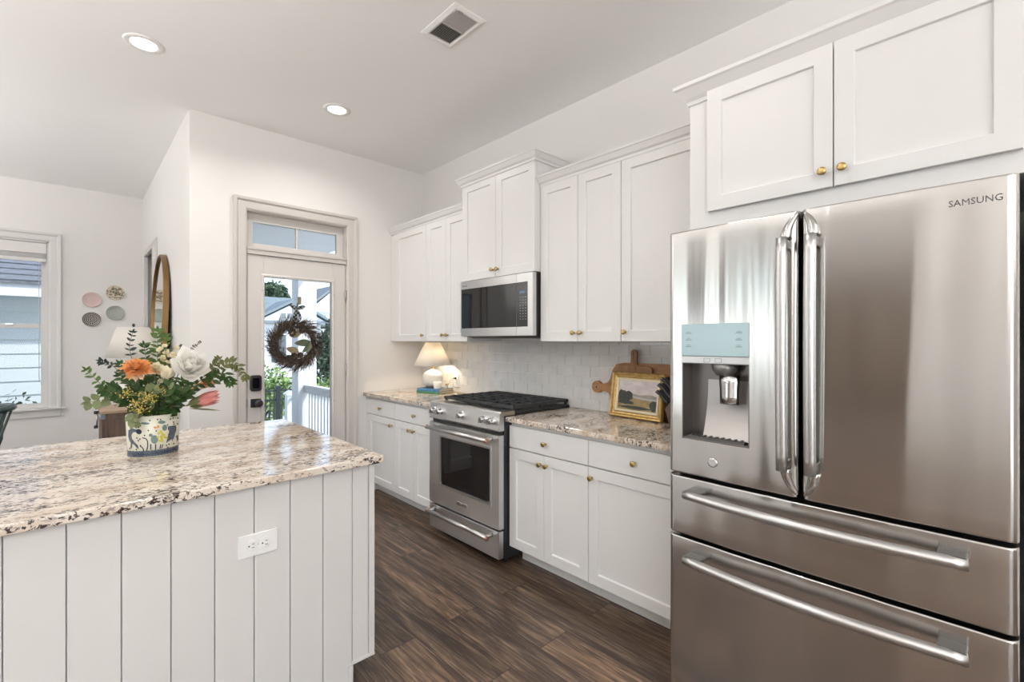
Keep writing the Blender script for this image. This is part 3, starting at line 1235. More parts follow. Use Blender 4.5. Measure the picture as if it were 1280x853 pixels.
m = MB(); m.box(dx - 0.0025, dx + 0.02, hy0, hy1, 1.326, hz1)
pan = m.build('display', mat('display_blue_grey', (0.36, 0.47, 0.49), 0.2, 0.2), dl, 0.001)
m = MB(); m.box(dx - 0.0015, dx + 0.02, hy0, hy1, cz1 + 0.002, 1.3245)
m.build('button_strip', STEEL_H, dl, 0.001)
ICON = mat('icon_dark', (0.12, 0.15, 0.16), 0.4)
for zz in (1.408, 1.384, 1.360):
    for yy in (0.813, 0.636):
        m = MB()
        m.box(dx - 0.0032, dx - 0.002, yy - 0.022, yy, zz - 0.0012, zz + 0.0012)
        m.box(dx - 0.0032, dx - 0.002, yy - 0.017, yy - 0.004, zz + 0.004, zz + 0.0055)
        m.build('control_icon', ICON, pan)
for yy in (0.735, 0.695):
    m = MB()
    m.sweep([(yy - 0.010, 1.305), (yy - 0.010, 1.318), (yy + 0.010, 1.318), (yy + 0.010, 1.305)], [(0, -0.0003), (0, 0.0006), (0.001, 0.0006), (0.001, -0.0003)],
            lambda p, d: Vector((dx - 0.0018 - d, p.x, p.y)), True)
    m.build('control_icon', ICON, pan)
# handles
MOUNT = mat('handle_mount_grey', (0.16, 0.155, 0.15), 0.35, 0.8)


def vbar(y, parent, side):
    m = MB()
    pts = []
    n = 16
    for i in range(n + 1):
        t = i / n
        pts.append((1.602 - 0.008 * math.sin(PI * t), y, 0.978 + t * 0.722))
    m.tube(pts, 0.0165, 12, flat=0.75)
    h = m.build('handle', STEEL_H, parent)
    for z0, z1 in ((0.978, 1.01), (1.668, 1.70)):
        m = MB(); m.box(1.605, 1.662, y - 0.010, y + 0.010, z0, z1)
        m.build('handle_mount', MOUNT, h, 0.004)
    # sculpted shoulders that run from the handle ends into the door gap
    for zs, ze in ((1.70, 1.782), (0.978, 0.895)):
        m = MB()
        P = []
        for i in range(9):
            t = i / 8
            P.append((1.645 + 0.014 * t * t, y - side * 0.030 * t ** 2, zs + (ze - zs) * t))
        m.tube(P, [0.017 - 0.011 * (i / 8) ** 1.5 for i in range(9)], 10)
        m.build('handle_shoulder', STEEL_F, parent)


vbar(0.480, dl, 1)
vbar(0.403, drr, -1)


def hbar(z, parent):
    m = MB()
    pts = []
    n = 24
    for i in range(n + 1):
        t = i / n
        pts.append((1.612 - 0.034 * math.sin(PI * t), 0.066 + t * 0.735, z))
    m.tube(pts, 0.0155, 14)
    h = m.build('handle', STEEL_H, parent)
    for y0, y1 in ((0.066, 0.125), (0.742, 0.801)):
        m = MB(); m.box(1.604, 1.66, y0, y1, z + 0.001, z + 0.016)
        m.build('handle_mount', MOUNT, h, 0.004)


hbar(0.826, d1)
hbar(0.590, d2)
lt = (text_on('lettering', 'SAMSUNG', 0.0235, M_minus_x(1.6605, 0.105, 1.7265), mat('letter_grey', (0.07, 0.065, 0.06), 0.5, 0.0), drr, 0.0012, xs=0.92))
follow_fridge(lt, 2.1, 0.0007, 0.0012)
m = MB(); m.lathe([(0.017, 0), (0.017, 0.0022), (0.013, 0.003)], (1.6545, 0.716, 0.949), '-x', 24)
m.build('round_badge', CHROME, dl)

# ------------------------------------------------------------------ range
rg = thing('gas_range', 'stainless steel slide-in gas range with black grates and oven window', 'range', (2.25, 2.498, 0))
RY0, RY1 = 2.1205, 2.8775
m = MB(); m.box(1.938, 2.563, RY0, RY1, 0.035, 0.916)
m.build('body', BLACK, rg)
for x in (1.99, 2.5):
    for y in (RY0 + 0.05, RY1 - 0.05):
        m = MB(); m.lathe([(0.02, 0), (0.02, 0.035)], (x, y, 0), 'z', 10)
        m.build('foot', BLACK, rg)
m = MB()
m.prism([(1.897, 0.826), (1.893, 0.836), (1.905, 0.938), (1.914, 0.944), (2.03, 0.944), (2.03, 0.916), (1.94, 0.916), (1.94, 0.826)], 'y', RY0, RY1)
cp = m.build('control_panel', STEEL, rg, 0.003)
m = MB(); m.box(1.972, 2.012, 2.30, 2.74, 0.9435, 0.9452)
m.build('vent_slot', DARK, cp)
for y in (2.815, 2.735, 2.498, 2.262, 2.182):
    m = MB()
    m.lathe([(0.026, -0.004), (0.026, 0.004), (0.021, 0.008), (0.0205, 0.034), (0.016, 0.038), (0.004, 0.0385)], (1.900, y, 0.887), '-x', 24)
    M = Matrix.Translation((1.863, y, 0.887)) @ Matrix.Rotation(0.3, 4, 'X')
    m.box(-0.010, 0.004, -0.005, 0.005, -0.019, 0.019, 0, M)
    m.build('burner_knob', CHROME, cp, 0.001)
# oven door
m = MB()
def ring_x(mb, x0, x1, y0, y1, z0, z1, a0, a1, b0, b1):
    mb.box(x0, x1, y0, a0, z0, z1); mb.box(x0, x1, a1, y1, z0, z1)
    mb.box(x0, x1, a0, a1, z0, b0); mb.box(x0, x1, a0, a1, b1, z1)
ring_x(m, 1.897, 1.936, RY0 + 0.002, RY1 - 0.002, 0.226, 0.800, 2.203, 2.745, 0.368, 0.712)
bmesh.ops.remove_doubles(m.bm, verts=m.bm.verts[:], dist=1e-5)
od = m.build('oven_door', STEEL, rg)
m = MB()
m.sweep([(2.203, 0.368), (2.203, 0.712), (2.745, 0.712), (2.745, 0.368)], [(0.012, 0.0), (0.010, -0.003), (-0.004, -0.003), (-0.006, 0.012), (0.012, 0.012)],
        lambda p, d: Vector((1.897 + d, p.x, p.y)), True)
m.build('window_trim', STEEL_H, od)
m = MB(); m.box(1.903, 1.915, 2.203, 2.745, 0.368, 0.712)
m.build('oven_window', BLACK_GLASS, od)


def pro_handle(z, parent, y0=2.172, y1=2.826):
    m = MB()
    m.tube([(1.842, y0, z), (1.842, y1, z)], 0.0145, 16)
    h = m.build('handle', STEEL_H, parent)
    for y in (y0 + 0.018, y1 - 0.018):
        m = MB(); m.tube([(1.846, y, z), (1.9, y, z + 0.004)], [0.011, 0.014], 12)
        m.build('handle_post', STEEL_H, h)
    for y, s in ((y0, -1), (y1, 1)):
        m = MB(); m.lathe([(0.0152, -0.006), (0.0152, 0.003), (0.010, 0.0045)], (1.842, y, z), 'y' if s > 0 else '-y', 16)
        m.build('end_cap', COPPER, h)


pro_handle(0.772, od)
m = MB(); m.box(1.8935, 1.8975, 2.432, 2.546, 0.277, 0.302)
bd = m.build('badge_plate', CHROME, od, 0.001)
text_on('lettering', 'KitchenAid', 0.0185, M_minus_x(1.8932, 2.489, 0.2835), mat('letter_dark', (0.10, 0.10, 0.10), 0.4), bd, 0.0004, 'CENTER')
m = MB(); m.box(1.897, 1.936, RY0 + 0.002, RY1 - 0.002, 0.045, 0.213)
dw = m.build('warming_drawer', STEEL, rg, 0.003)
pro_handle(0.180, dw)
m = MB(); m.box(1.925, 1.937, RY0 + 0.006, RY1 - 0.006, 0.79, 0.83)
m.build('vent_gap', DARK, rg)
# cooktop
m = MB(); m.box(2.03, 2.563, RY0, RY1, 0.916, 0.930)
ct = m.build('cooktop', BLACK, rg, 0.003)
for bx, by, r in ((2.16, 2.26, 0.045), (2.16, 2.735, 0.055), (2.42, 2.26, 0.04), (2.42, 2.735, 0.045), (2.29, 2.498, 0.06)):
    m = MB(); m.lathe([(r + 0.012, 0), (r + 0.010, 0.006), (r, 0.008), (r, 0.016), (r * 0.8, 0.020)], (bx, by, 0.930), 'z', 20)
    m.build('burner', IRON, ct)
for g in range(3):
    a0 = RY0 + 0.006 + g * 0.2485
    a1 = a0 + 0.246
    m = MB()
    bw = 0.006
    gx0, gx1, zt, zb = 2.022, 2.552, 0.972, 0.953
    for y in (a0 + bw, a1 - bw):
        m.box(gx0, gx1, y - bw, y + bw, zb, zt)
    for x in (gx0 + bw, gx1 - bw):
        m.box(x - bw * 1.4, x + bw * 1.4, a0, a1, zb, zt)
    for k in range(1, 6):
        x = gx0 + (gx1 - gx0) * k / 6
        m.box(x - 0.0045, x + 0.0045, a0, a1, zb + 0.004, zt + 0.003)
    ym = (a0 + a1) / 2
    m.box(gx0, gx1, ym - 0.0045, ym + 0.0045, zb + 0.004, zt + 0.001)
    for x in (gx0 + 0.01, gx1 - 0.01, (gx0 + gx1) / 2):
        for y in (a0 + 0.012, a1 - 0.012):
            m.box(x - 0.008, x + 0.008, y - 0.008, y + 0.008, 0.9302, zb + 0.002)
    m.build('grate', IRON, ct, 0.0015)

# ------------------------------------------------------------------ microwave
mw = thing('microwave', 'stainless over-the-range microwave with black glass door', 'microwave', (2.37, 2.466, 1.41))
MX, MY0, MY1, MZ0, MZ1 = 2.158, 2.090, 2.848, 1.412, 1.8285
m = MB(); m.box(MX + 0.035, XE - 0.0105, MY0 + 0.002, MY1 - 0.002, MZ0 + 0.002, MZ1)
m.build('body', mat('microwave_shell', (0.045, 0.038, 0.034), 0.45, 0.3), mw)
m = MB(); m.prism([(MX + 0.06, MZ0 + 0.002), (XE - 0.03, MZ0 + 0.002), (XE - 0.03, MZ0 - 0.012), (MX + 0.10, MZ0 - 0.012)], 'y', MY0 + 0.02, MY1 - 0.02)
m.build('vent_grille', mat('vent_dark', (0.06, 0.055, 0.05), 0.5), mw)
spl = 2.240
m = MB()
ring_x(m, MX, MX + 0.034, spl + 0.001, MY1, MZ0 + 0.004, MZ1 - 0.003, spl + 0.0013, MY1 - 0.006, 1.474, 1.768)
md_ = m.build('door', STEEL, mw, 0.001)
m = MB(); m.box(MX + 0.0015, MX + 0.03, spl + 0.001, MY1 - 0.006, 1.474, 1.768)
m.build('door_glass', BLACK_GLASS, md_)
m = MB()
ring_x(m, MX, MX + 0.034, MY0, spl - 0.001, MZ0 + 0.004, MZ1 - 0.003, MY0 + 0.045, spl - 0.0013, 1.474, 1.768)
mp_ = m.build('control_panel', STEEL, mw, 0.001)
m = MB(); m.box(MX + 0.0015, MX + 0.03, MY0 + 0.045, spl - 0.001, 1.474, 1.768)
m.build('panel_glass', BLACK_GLASS, mp_)
m = MB()
for r in range(9):
    for c in range(3):
        yy, zz = 2.205 - c * 0.025, 1.668 - r * 0.018
        m.box(MX + 0.0008, MX + 0.0018, yy - 0.005, yy + 0.005, zz - 0.0016, zz + 0.0016)
m.build('key_mark', mat('key_mark', (0.45, 0.45, 0.44), 0.5), mp_)
m = MB(); m.box(MX + 0.0008, MX + 0.0018, 2.155, 2.215, 1.692, 1.712)
m.build('clock_display', mat('clock', (0.10, 0.16, 0.22), 0.3), mp_)
text_on('lettering', 'SAMSUNG', 0.014, M_minus_x(MX - 0.0002, 2.832, 1.786), mat('letter_grey', (0.07, 0.065, 0.06), 0.5, 0.0), md_, 0.0004)

# ------------------------------------------------------------------ island
IX0, IX1, IYF, IYB = -2.2, 0.905, 1.778, 2.94
isl = thing('kitchen_island', 'white shiplap-panelled kitchen island with granite top in the foreground', 'island', (-0.6, 2.36, 0))
m = MB(); m.box(IX0, 0.812, IYF + 0.012, IYB, 0.0, 0.11)
m.box(IX0, IX1 - 0.002, IYF + 0.012, IYB, 0.11, 0.8835)
m.build('body', ISL, isl)
m = MB()
gr = [IX0 + 0.02 + 0.1187 * 0 for _ in range(0)]
edges = []
gx = [at(px, 700, IYF).x for px in (3, 83, 152, 214, 268.5, 318, 363, 404, 440.5, 460.5)]
x = gx[0]
left = []
while x > IX0:
    x -= 0.1185
    left.append(max(x, IX0))
bx = left[::-1] + gx
for i in range(len(bx) - 1):
    a, b = bx[i] + 0.0012, bx[i + 1] - 0.0012
    zb_ = 0.118
    m.box(a, b, IYF, IYF + 0.012, 0.113 if b > 0.82 else 0.001, 0.8835)
m.build('shiplap_panel', ISL, isl, 0.0022)
m = MB(); m.box(gx[-1] + 0.0012, IX1, IYF - 0.004, IYF + 0.016, 0.113, 0.8835)
m.box(0.808, IX1, IYF - 0.006, IYF + 0.016, 0.102, 0.1128)
m.box(0.795, 0.813, IYF - 0.004, IYF + 0.016, 0.0, 0.1016)
m.build('corner_trim', ISL, isl, 0.001)
m = MB()
m.box(IX1 - 0.002, IX1 + 0.010, IYF + 0.03, IYB, 0.11, 0.8835)
m.box(0.812, 0.826, IYF + 0.02, IYB, 0.0, 0.10)
m.build('end_panel', WHITE_CAB, isl, 0.002)
m = MB(); m.box(IX0 - 0.04, 0.933, 1.745, 2.975, 0.884, 0.914)
tag(m.build('granite_countertop', GRANITE, None, 0.005, 3), 'speckled granite island countertop under the flower vase', 'countertop')

# island outlet
o0, o1 = at(297, 672, IYF), at(346.5, 687, IYF)
ox, oz = (o0.x + o1.x) / 2, 0.703
ozz = (at(297, 672, IYF).z + at(297, 701, IYF).z) / 2
ot = thing('wall_outlet', 'white double power outlet mounted sideways on the island panelling', 'outlet', (ox, IYF, ozz))
m = MB()
hw, hh = (o1.x - o0.x) / 2, (at(297, 672, IYF).z - at(297, 701, IYF).z) / 2
m.prism(rrect(ox, ozz, hw, hh, 0.004), 'y', IYF - 0.006, IYF - 0.0002)
m.build('cover_plate', PLASTIC, ot, 0.003)
for s in (-1, 1):
    cx = ox + s * 0.021
    m = MB()
    poly = []
    for k in range(24):
        a = 2 * PI * k / 24
        poly.append((cx + max(-0.0135, min(0.0135, 0.0172 * math.cos(a))), ozz + 0.0172 * math.sin(a)))
    m.prism(poly, 'y', IYF - 0.0085, IYF - 0.005)
    rc = m.build('receptacle', PLASTIC, ot, 0.0008)
    m = MB()
    m.box(cx + 0.000, cx + 0.008, IYF - 0.0088, IYF - 0.008, ozz + 0.0052, ozz + 0.0070)
    m.box(cx + 0.000, cx + 0.008, IYF - 0.0088, IYF - 0.008, ozz - 0.0070, ozz - 0.0052)
    m.lathe([(0.0026, 0), (0.0026, 0.0006)], (cx - 0.0085, IYF - 0.0082, ozz), '-y', 10)
    m.build('socket_slot', DARK, rc)
m = MB(); m.lathe([(0.0022, 0), (0.0018, 0.001)], (ox, IYF - 0.006, ozz), '-y', 10)
m.build('screw', STEEL_H, ot)

#@@PART2@@
# ------------------------------------------------------------------ things on the left counter
BOOKZ = 0.9143


def book(label, p, ang, Lx, Wy, z, h, cov, wob=0.0):
    """p = front-left corner (spine end), spine runs along ang"""
    t = thing('book', label, 'book', (p[0], p[1], z), 'books under the counter lamp')
    R = Matrix.Translation((p[0], p[1], z)) @ Matrix.Rotation(ang, 4, 'Z')
    m = MB()
    m.box(0, Lx, 0, Wy, 0, 0.0022, 0, R)
    m.box(0, Lx, 0, Wy, h - 0.0022, h, 0, R)
    m.box(0, Lx, -0.001, 0.003, 0, h, 0, R)
    m.build('cover', cov, t, 0.0008)
    m = MB(); m.box(0.003, Lx - 0.004, 0.003, Wy - 0.004, 0.0023, h - 0.0023, 0, R)
    m.build('page_block', mat('book_pages', (0.62, 0.50, 0.34), 0.8), t)
    return t


bang = math.atan2(-0.274, 0.061)
GREENC = varied('green_cover', (0.04, 0.17, 0.10), (0.10, 0.27, 0.16), 30, 0.4)
BLUEC = varied('blue_cover', (0.02, 0.14, 0.36), (0.10, 0.26, 0.42), 30, 0.4)
book('green-spined hardback book, lower of the two under the counter lamp', (2.272, 3.655), bang, 0.272, 0.195, BOOKZ, 0.0215, GREENC)
book('blue-spined hardback book, upper of the two under the counter lamp', (2.276, 3.650), bang, 0.266, 0.19, BOOKZ + 0.0217, 0.0215, BLUEC)
BT = BOOKZ + 0.0434

lt_ = thing('table_lamp', 'white table lamp with round ceramic base, lit, on the counter books', 'lamp', (2.398, 3.585, BT))
lc = (2.398, 3.585, BT)
m = MB(); m.lathe([(0.062, 0.0), (0.062, 0.010), (0.05, 0.012)], lc, 'z', 28)
m.build('base_ring', mat('lamp_foot', (0.12, 0.08, 0.05), 0.5), lt_)
m = MB(); m.lathe([(0.045, 0.012), (0.066, 0.022), (0.086, 0.05), (0.0935, 0.082), (0.090, 0.112), (0.072, 0.138), (0.045, 0.153), (0.022, 0.159), (0.014, 0.165)], lc, 'z', 36)
m.build('body', varied('ceramic_white', (0.72, 0.69, 0.64), (0.80, 0.77, 0.72), 14, 0.55, bmp=0.15), lt_)
m = MB(); m.lathe([(0.010, 0.165), (0.010, 0.215), (0.014, 0.216), (0.014, 0.25), (0.008, 0.252)], lc, 'z', 16)
m.build('neck', BRASS, lt_)
m = MB()
m.lathe([(0.170, 0.203), (0.0665, 0.408)], lc, 'z', 48, cap0=False, cap1=False)
m.build('lamp_shade', SHADE, lt_, solid=0.0015)
m = MB()
for k in range(3):
    a = 2 * PI * k / 3
    m.tube([(lc[0], lc[1], BT + 0.398), (lc[0] + 0.067 * math.cos(a), lc[1] + 0.067 * math.sin(a), BT + 0.404)], 0.0015, 6)
m.tube([(lc[0], lc[1], BT + 0.25), (lc[0], lc[1], BT + 0.400)], 0.002, 6)
m.build('shade_spider', BRASS, lt_)
m = MB(); m.lathe([(0.010, 0.252), (0.02, 0.275), (0.028, 0.30), (0.024, 0.322), (0.010, 0.333)], (lc[0] + 0.012, lc[1], lc[2]), 'z', 16)
m.build('bulb', emit('warm_bulb', (1.0, 0.78, 0.5), 8.0), lt_)
pl = bpy.data.lights.new('lamp_bulb_light', 'POINT')
pl.energy = 5.5
pl.color = (1.0, 0.80, 0.55)
pl.shadow_soft_size = 0.03
po = bpy.data.objects.new('lamp_bulb_light', pl)
po.location = (0.012, -0.045, 0.295)
po.parent = lt_
COL.objects.link(po)

cc = (2.362, 3.455, BT)
t = thing('candle_cup', 'small white candle cup on the books before the lamp', 'candle', cc)
m = MB(); m.lathe([(0.030, 0.0), (0.034, 0.006), (0.037, 0.062), (0.0345, 0.062), (0.032, 0.045), (0.0, 0.045)], cc, 'z', 28, cap1=False)
m.build('cup', mat('cup_white', (0.78, 0.74, 0.66), 0.35), t)
m = MB(); m.tube([(cc[0], cc[1], cc[2] + 0.044), (cc[0], cc[1], cc[2] + 0.054)], 0.0012, 6)
m.build('wick', DARK, t)
tc_ = (2.442, 3.435, BT)
t = thing('trinket_figurine', 'tiny gold and white trinket on the books beside the candle', 'trinket', tc_)
m = MB(); m.lathe([(0.018, 0), (0.018, 0.006), (0.008, 0.012), (0.011, 0.022), (0.006, 0.030)], tc_, 'z', 16)
m.build('foot', mat('trinket_white', (0.75, 0.68, 0.55), 0.4), t)
m = MB()
for k in range(5):
    a = 2 * PI * k / 5
    m.leaf((tc_[0], tc_[1], tc_[2] + 0.028), (math.cos(a), math.sin(a), 0.7), (-math.cos(a) * .7, -math.sin(a) * .7, 1), 0.026, 0.015)
m.build('petal', BRASS, t, solid=0.0015)

oy0, oy1, oz0, oz1 = 3.408, 3.482, 0.985, 1.062
px_ = 2.5635
t = thing('wall_outlet', 'white outlet plate on the tile backsplash behind the lamp', 'outlet', (px_, 3.445, 1.02))
m = MB(); m.prism([(p[0], p[1]) for p in rrect(3.445, 1.020, 0.037, 0.058, 0.004)], 'x', px_ - 0.0055, px_ + 0.0)
m.build('cover_plate', PLASTIC, t, 0.002)
for zz in (1.041, 0.999):
    m = MB(); m.prism(rrect(3.445, zz, 0.0165, 0.0145, 0.006), 'x', px_ - 0.008, px_ - 0.005)
    m.build('receptacle', PLASTIC, t, 0.001)
t = thing('lamp_plug', 'black plug with cord in the backsplash outlet behind the lamp', 'plug', (px_ - 0.02, 3.447, 1.041))
m = MB()
m.prism([(px_ - 0.0085, 1.041 - 0.011), (px_ - 0.0085, 1.041 + 0.011), (px_ - 0.034, 1.041 + 0.004), (px_ - 0.034, 1.041 - 0.004)], 'y', 3.438, 3.456)
m.build('plug_body', BLACK, t, 0.002)
m = MB(); m.tube([(px_ - 0.033, 3.447, 1.041), (px_ - 0.05, 3.46, 1.035), (px_ - 0.055, 3.49, 0.99), (px_ - 0.05, 3.53, 0.945), (px_ - 0.06, 3.60, 0.919), (px_ - 0.07, 3.70, 0.9172)], 0.0022, 8)
m.build('cord', mat('cord_white', (0.6, 0.55, 0.45), 0.5), t)

# ------------------------------------------------------------------ things on the right counter
# paddle board lying on its side behind, upright board before it
def board(name, label, poly, x0, x1, material, hole, lean=0.0, zb=0.9145):
    mb = MB()
    mb.prism(poly, 'x', x0, x1)
    o = mb.build(name, material, None, 0.004, 3)
    o.rotation_euler = (0, 0, 0)
    if lean:
        o.rotation_euler = (0, lean, 0)
    return tag(o, label, 'cutting board', 'cutting boards against the backsplash')


def arc(cx, cz, r, a0, a1, n=10):
    return [(cx + r * math.cos(math.radians(a0 + (a1 - a0) * k / n)), cz + r * math.sin(math.radians(a0 + (a1 - a0) * k / n))) for k in range(n + 1)]


# horizontal paddle: body to the right, handle with round end to the left (+y)
P = []
P += [(1.10, 0.915), (1.715, 0.915)]
P += arc(1.715, 0.965, 0.05, -90, 0, 6)
P += [(1.765, 1.02), (1.775, 1.043), (1.80, 1.052), (1.835, 1.053)]
P += arc(1.868, 1.076, 0.0405, -150, 150, 18)
P += [(1.835, 1.100), (1.80, 1.104), (1.778, 1.115), (1.762, 1.14), (1.745, 1.195), (1.715, 1.232), (1.66, 1.243), (1.10, 1.243)]
b2 = board('cutting_board', 'wooden paddle cutting board on its side, round handle pointing left', P, 2.5405, 2.5605, WOOD_BOARD2, None)
P = [(1.452, 0.915), (1.700, 0.915), (1.700, 1.20)] + arc(1.672, 1.20, 0.028, 0, 90, 6) + [(1.607, 1.231), (1.600, 1.238)]
P += [(1.598, 1.29)] + arc(1.578, 1.305, 0.022, 0, 180, 10) + [(1.556, 1.238), (1.549, 1.231)] + arc(1.480, 1.20, 0.028, 90, 180, 6)
b1 = board('cutting_board', 'upright walnut cutting board with short handle behind the painting', P, 2.5195, 2.5365, WOOD_BOARD, None)
m = MB(); m.lathe([(0.005, 0), (0.005, 0.0006)], (2.5191, 1.577, 1.303), '-x', 12)
m.build('hanging_hole', DARK, b1)
m = MB(); m.lathe([(0.006, 0), (0.006, 0.0006)], (2.5401, 1.872, 1.076), '-x', 12)
m.build('hanging_hole', DARK, b2)

# framed landscape painting, leaning on the boards
fl = Vector((2.468, 1.709, 0.9148)); frr = Vector((2.441, 1.337, 0.9148))
ft = Vector((2.508, 1.709, 1.187))
U = (frr - fl); FW = U.length; U.normalize()
V = (ft - fl); V -= U * V.dot(U); FH = V.length; V.normalize()
Wn = U.cross(V)            # towards the room
if Wn.x > 0:
    Wn = -Wn
pt = thing('framed_painting', 'gold-framed landscape painting leaning against the cutting boards', 'painting', fl + U * (FW / 2))


def pp(u, v, d=0.0):
    return fl + U * u + V * v + Wn * d


GOLD = varied('gold_frame', (0.36, 0.22, 0.06), (0.60, 0.42, 0.17), 40, 0.38, 0.75, bmp=0.15)
m = MB()
# profile offsets measured inward: path counter-clockwise so left = inward
m.sweep([(0, 0), (FW, 0), (FW, FH), (0, FH)], [(0.0, 0.0), (0.0, 0.018), (0.006, 0.024), (0.014, 0.022), (0.020, 0.014), (0.030, 0.012), (0.036, 0.008), (0.036, 0.0)],
        lambda p, d: pp(p.x, p.y, d), True)
m.build('frame', GOLD, pt)
m = MB()
m.sweep([(0.036, 0.036), (FW - 0.036, 0.036), (FW - 0.036, FH - 0.036), (0.036, FH - 0.036)], [(-0.001, 0.0), (-0.001, 0.011), (0.004, 0.0125), (0.013, 0.008), (0.013, 0.0)],
        lambda p, d: pp(p.x, p.y, d), True)
m.build('liner', mat('cream_liner', (0.80, 0.70, 0.52), 0.5), pt)
c0, c1, d0, d1 = 0.047, FW - 0.047, 0.047, FH - 0.047
m = MB()
PM = [varied('paint_sky', (0.52, 0.46, 0.47), (0.72, 0.67, 0.66), 14, 0.5, stretch=(1, 1, 3)),
      varied('paint_hill', (0.25, 0.24, 0.22), (0.38, 0.33, 0.25), 30, 0.5),
      varied('paint_water', (0.42, 0.42, 0.44), (0.5, 0.48, 0.46), 30, 0.5),
      varied('paint_field', (0.20, 0.15, 0.05), (0.44, 0.32, 0.15), 24, 0.5),
      varied('paint_tree', (0.012, 0.018, 0.016), (0.04, 0.045, 0.03), 60, 0.5)]


def cv(pts, mi, d):
    vs = [m.v(pp(c0 + (c1 - c0) * a, d0 + (d1 - d0) * b, d)) for a, b in pts]
    m.face(vs, mi)


cv([(0, 0), (1, 0), (1, 1), (0, 1)], 0, 0.0020)
cv([(0, .3), (1, .3), (1, .52), (.8, .56), (.55, .52), (.35, .57), (0, .55)], 1, 0.0023)
cv([(.3, .42), (1, .36), (1, .42), (.3, .47)], 2, 0.0026)
cv([(0, 0), (1, 0), (1, .35), (.62, .37), (.35, .44), (0, .40)], 3, 0.0029)
cv([(0, .02), (.5, .04), (.85, .10), (.6, .15), (.2, .16), (0, .2)], 4, 0.0031) if False else None


def blob(cx, cy, rx, ry, mi, d, n=22, seed=1):
    rnd = random.Random(seed)
    cv([(max(0, min(1, cx + rx * (0.85 + .3 * rnd.random()) * math.cos(2 * PI * k / n))), max(0, min(1, cy + ry * (0.85 + .3 * rnd.random()) * math.sin(2 * PI * k / n)))) for k in range(n)], mi, d)


blob(.12, .44, .13, .22, 4, 0.0032, seed=2)
blob(.27, .47, .12, .17, 4, 0.0034, seed=3)
blob(.22, .25, .22, .06, 4, 0.0036, seed=4)
blob(.93, .22, .11, .17, 4, 0.0033, seed=5)
blob(.45, .10, .4, .05, 4, 0.0030, seed=6)
m.build('canvas', PM, pt)

# knife block beside the fridge, knives slide into it
kb_c = Vector((2.33, 1.133, 0.9145))
kb = thing('knife_block', 'dark wooden knife block half hidden behind the refrigerator', 'knife block', kb_c)
m = MB()
kd = Vector((0.0, 0.68, 0.73)).normalized()       # knife axis: up and towards the lamp end
m.prism([(1.063, 0.9146), (1.210, 0.9146), (1.244, 1.02), (1.170, 1.115), (1.063, 1.00)], 'x', 2.285, 2.395)
m.build('body', WOOD_DARK, kb, 0.004)
STEEL_R = mat('knife_rivet', (0.7, 0.7, 0.7), 0.25, 1.0)
kn = 0
for r, (by, bz, ln) in enumerate(((1.231, 1.037, 0.10), (1.210, 1.063, 0.115), (1.188, 1.092, 0.12))):
    for c, bx_ in enumerate((2.31, 2.34, 2.37)):
        if r == 0 and c == 2:
            continue
        base = Vector((bx_, by, bz))
        kn += 1
        lab = 'black-handled kitchen knife in the %s row of the knife block, %s' % (('lower', 'middle', 'upper')[r], ('nearest the room', 'centre slot', 'nearest the tiles')[c])
        t = thing('kitchen_knife', lab, 'knife', base, 'knives in the block')
        s_ = Vector((0, kd.z, -kd.y))
        m = MB()
        pr_ = [base + kd * 0.001, base + kd * ln * .3, base + kd * ln * .75, base + kd * ln]
        m.tube([pr_[0], pr_[1], pr_[2] - s_ * 0.001, pr_[3] - s_ * -0.004], [0.0095, 0.0105, 0.0095, 0.0115], 10, flat=1.0)
        m.build('handle', BLACK, t)
        m = MB()
        e = base + kd * (ln + 0.0005) + s_ * 0.004
        m.tube([e - kd * 0.004, e + kd * 0.0022], [0.0118, 0.0105], 10)
        m.build('end_cap', STEEL_R, t)

# ------------------------------------------------------------------ flower vase on the island
VC = Vector((0.252, 2.424, 0.9142))
VH = 0.168
R0, R1 = 0.084, 0.0905
vs_ = thing('flower_vase', 'round white vase painted with blue animals on the island', 'vase', VC)
m = MB()
m.lathe([(R0 - 0.004, 0), (R0, 0.004), (R0 + (R1 - R0) * .5, VH * .5), (R1, VH - 0.002), (R1 - 0.002, VH), (R1 - 0.005, VH - 0.003), (R0 - 0.006, 0.010), (0.0, 0.009)], VC, 'z', 64, cap1=False)
CER = varied('vase_cream', (0.56, 0.54, 0.44), (0.66, 0.64, 0.54), 18, 0.18)
m.build('body', CER, vs_)
TH0 = math.atan2(-VC.x, VC.y)


def vmap(X, Y, off):
    u = max(-0.985, min(0.985, (X - 677) / 367.0))
    a = math.asin(u)
    y2 = Y + (X - 677) * 0.105 - 22 * (1 - math.cos(a)) * 0
    z = 0.162 - (y2 - 165) / 605 * 0.158
    z = max(0.003, min(VH - 0.003, z))
    R = R0 + (R1 - R0) * z / VH + off
    return VC + Vector((R * math.sin(TH0 + a), -R * math.cos(TH0 + a), z))


def decal(mb, poly, off=0.0005, mi=0, cuts=2):
    b = bmesh.new()
    f = b.faces.new([b.verts.new((x, y, 0)) for x, y in poly])
    bmesh.ops.triangulate(b, faces=[f])
    bmesh.ops.subdivide_edges(b, edges=b.edges[:], cuts=cuts, use_grid_fill=True)
    bmesh.ops.triangulate(b, faces=b.faces[:])
    vm = {v: mb.v(vmap(v.co.x, v.co.y, off)) for v in b.verts}
    for f in b.faces:
        mb.face([vm[v] for v in f.verts], mi, True)
    b.free()


def stroke(mb, pts, w_, off=0.0006, mi=0):
    for i in range(len(pts) - 1):
        a, c = Vector(pts[i]), Vector(pts[i + 1])
        n = (c - a).normalized()
        n = Vector((-n.y, n.x)) * w_ * .5
        decal(mb, [tuple(a - n), tuple(c - n), tuple(c + n), tuple(a + n)], off, mi, 1)


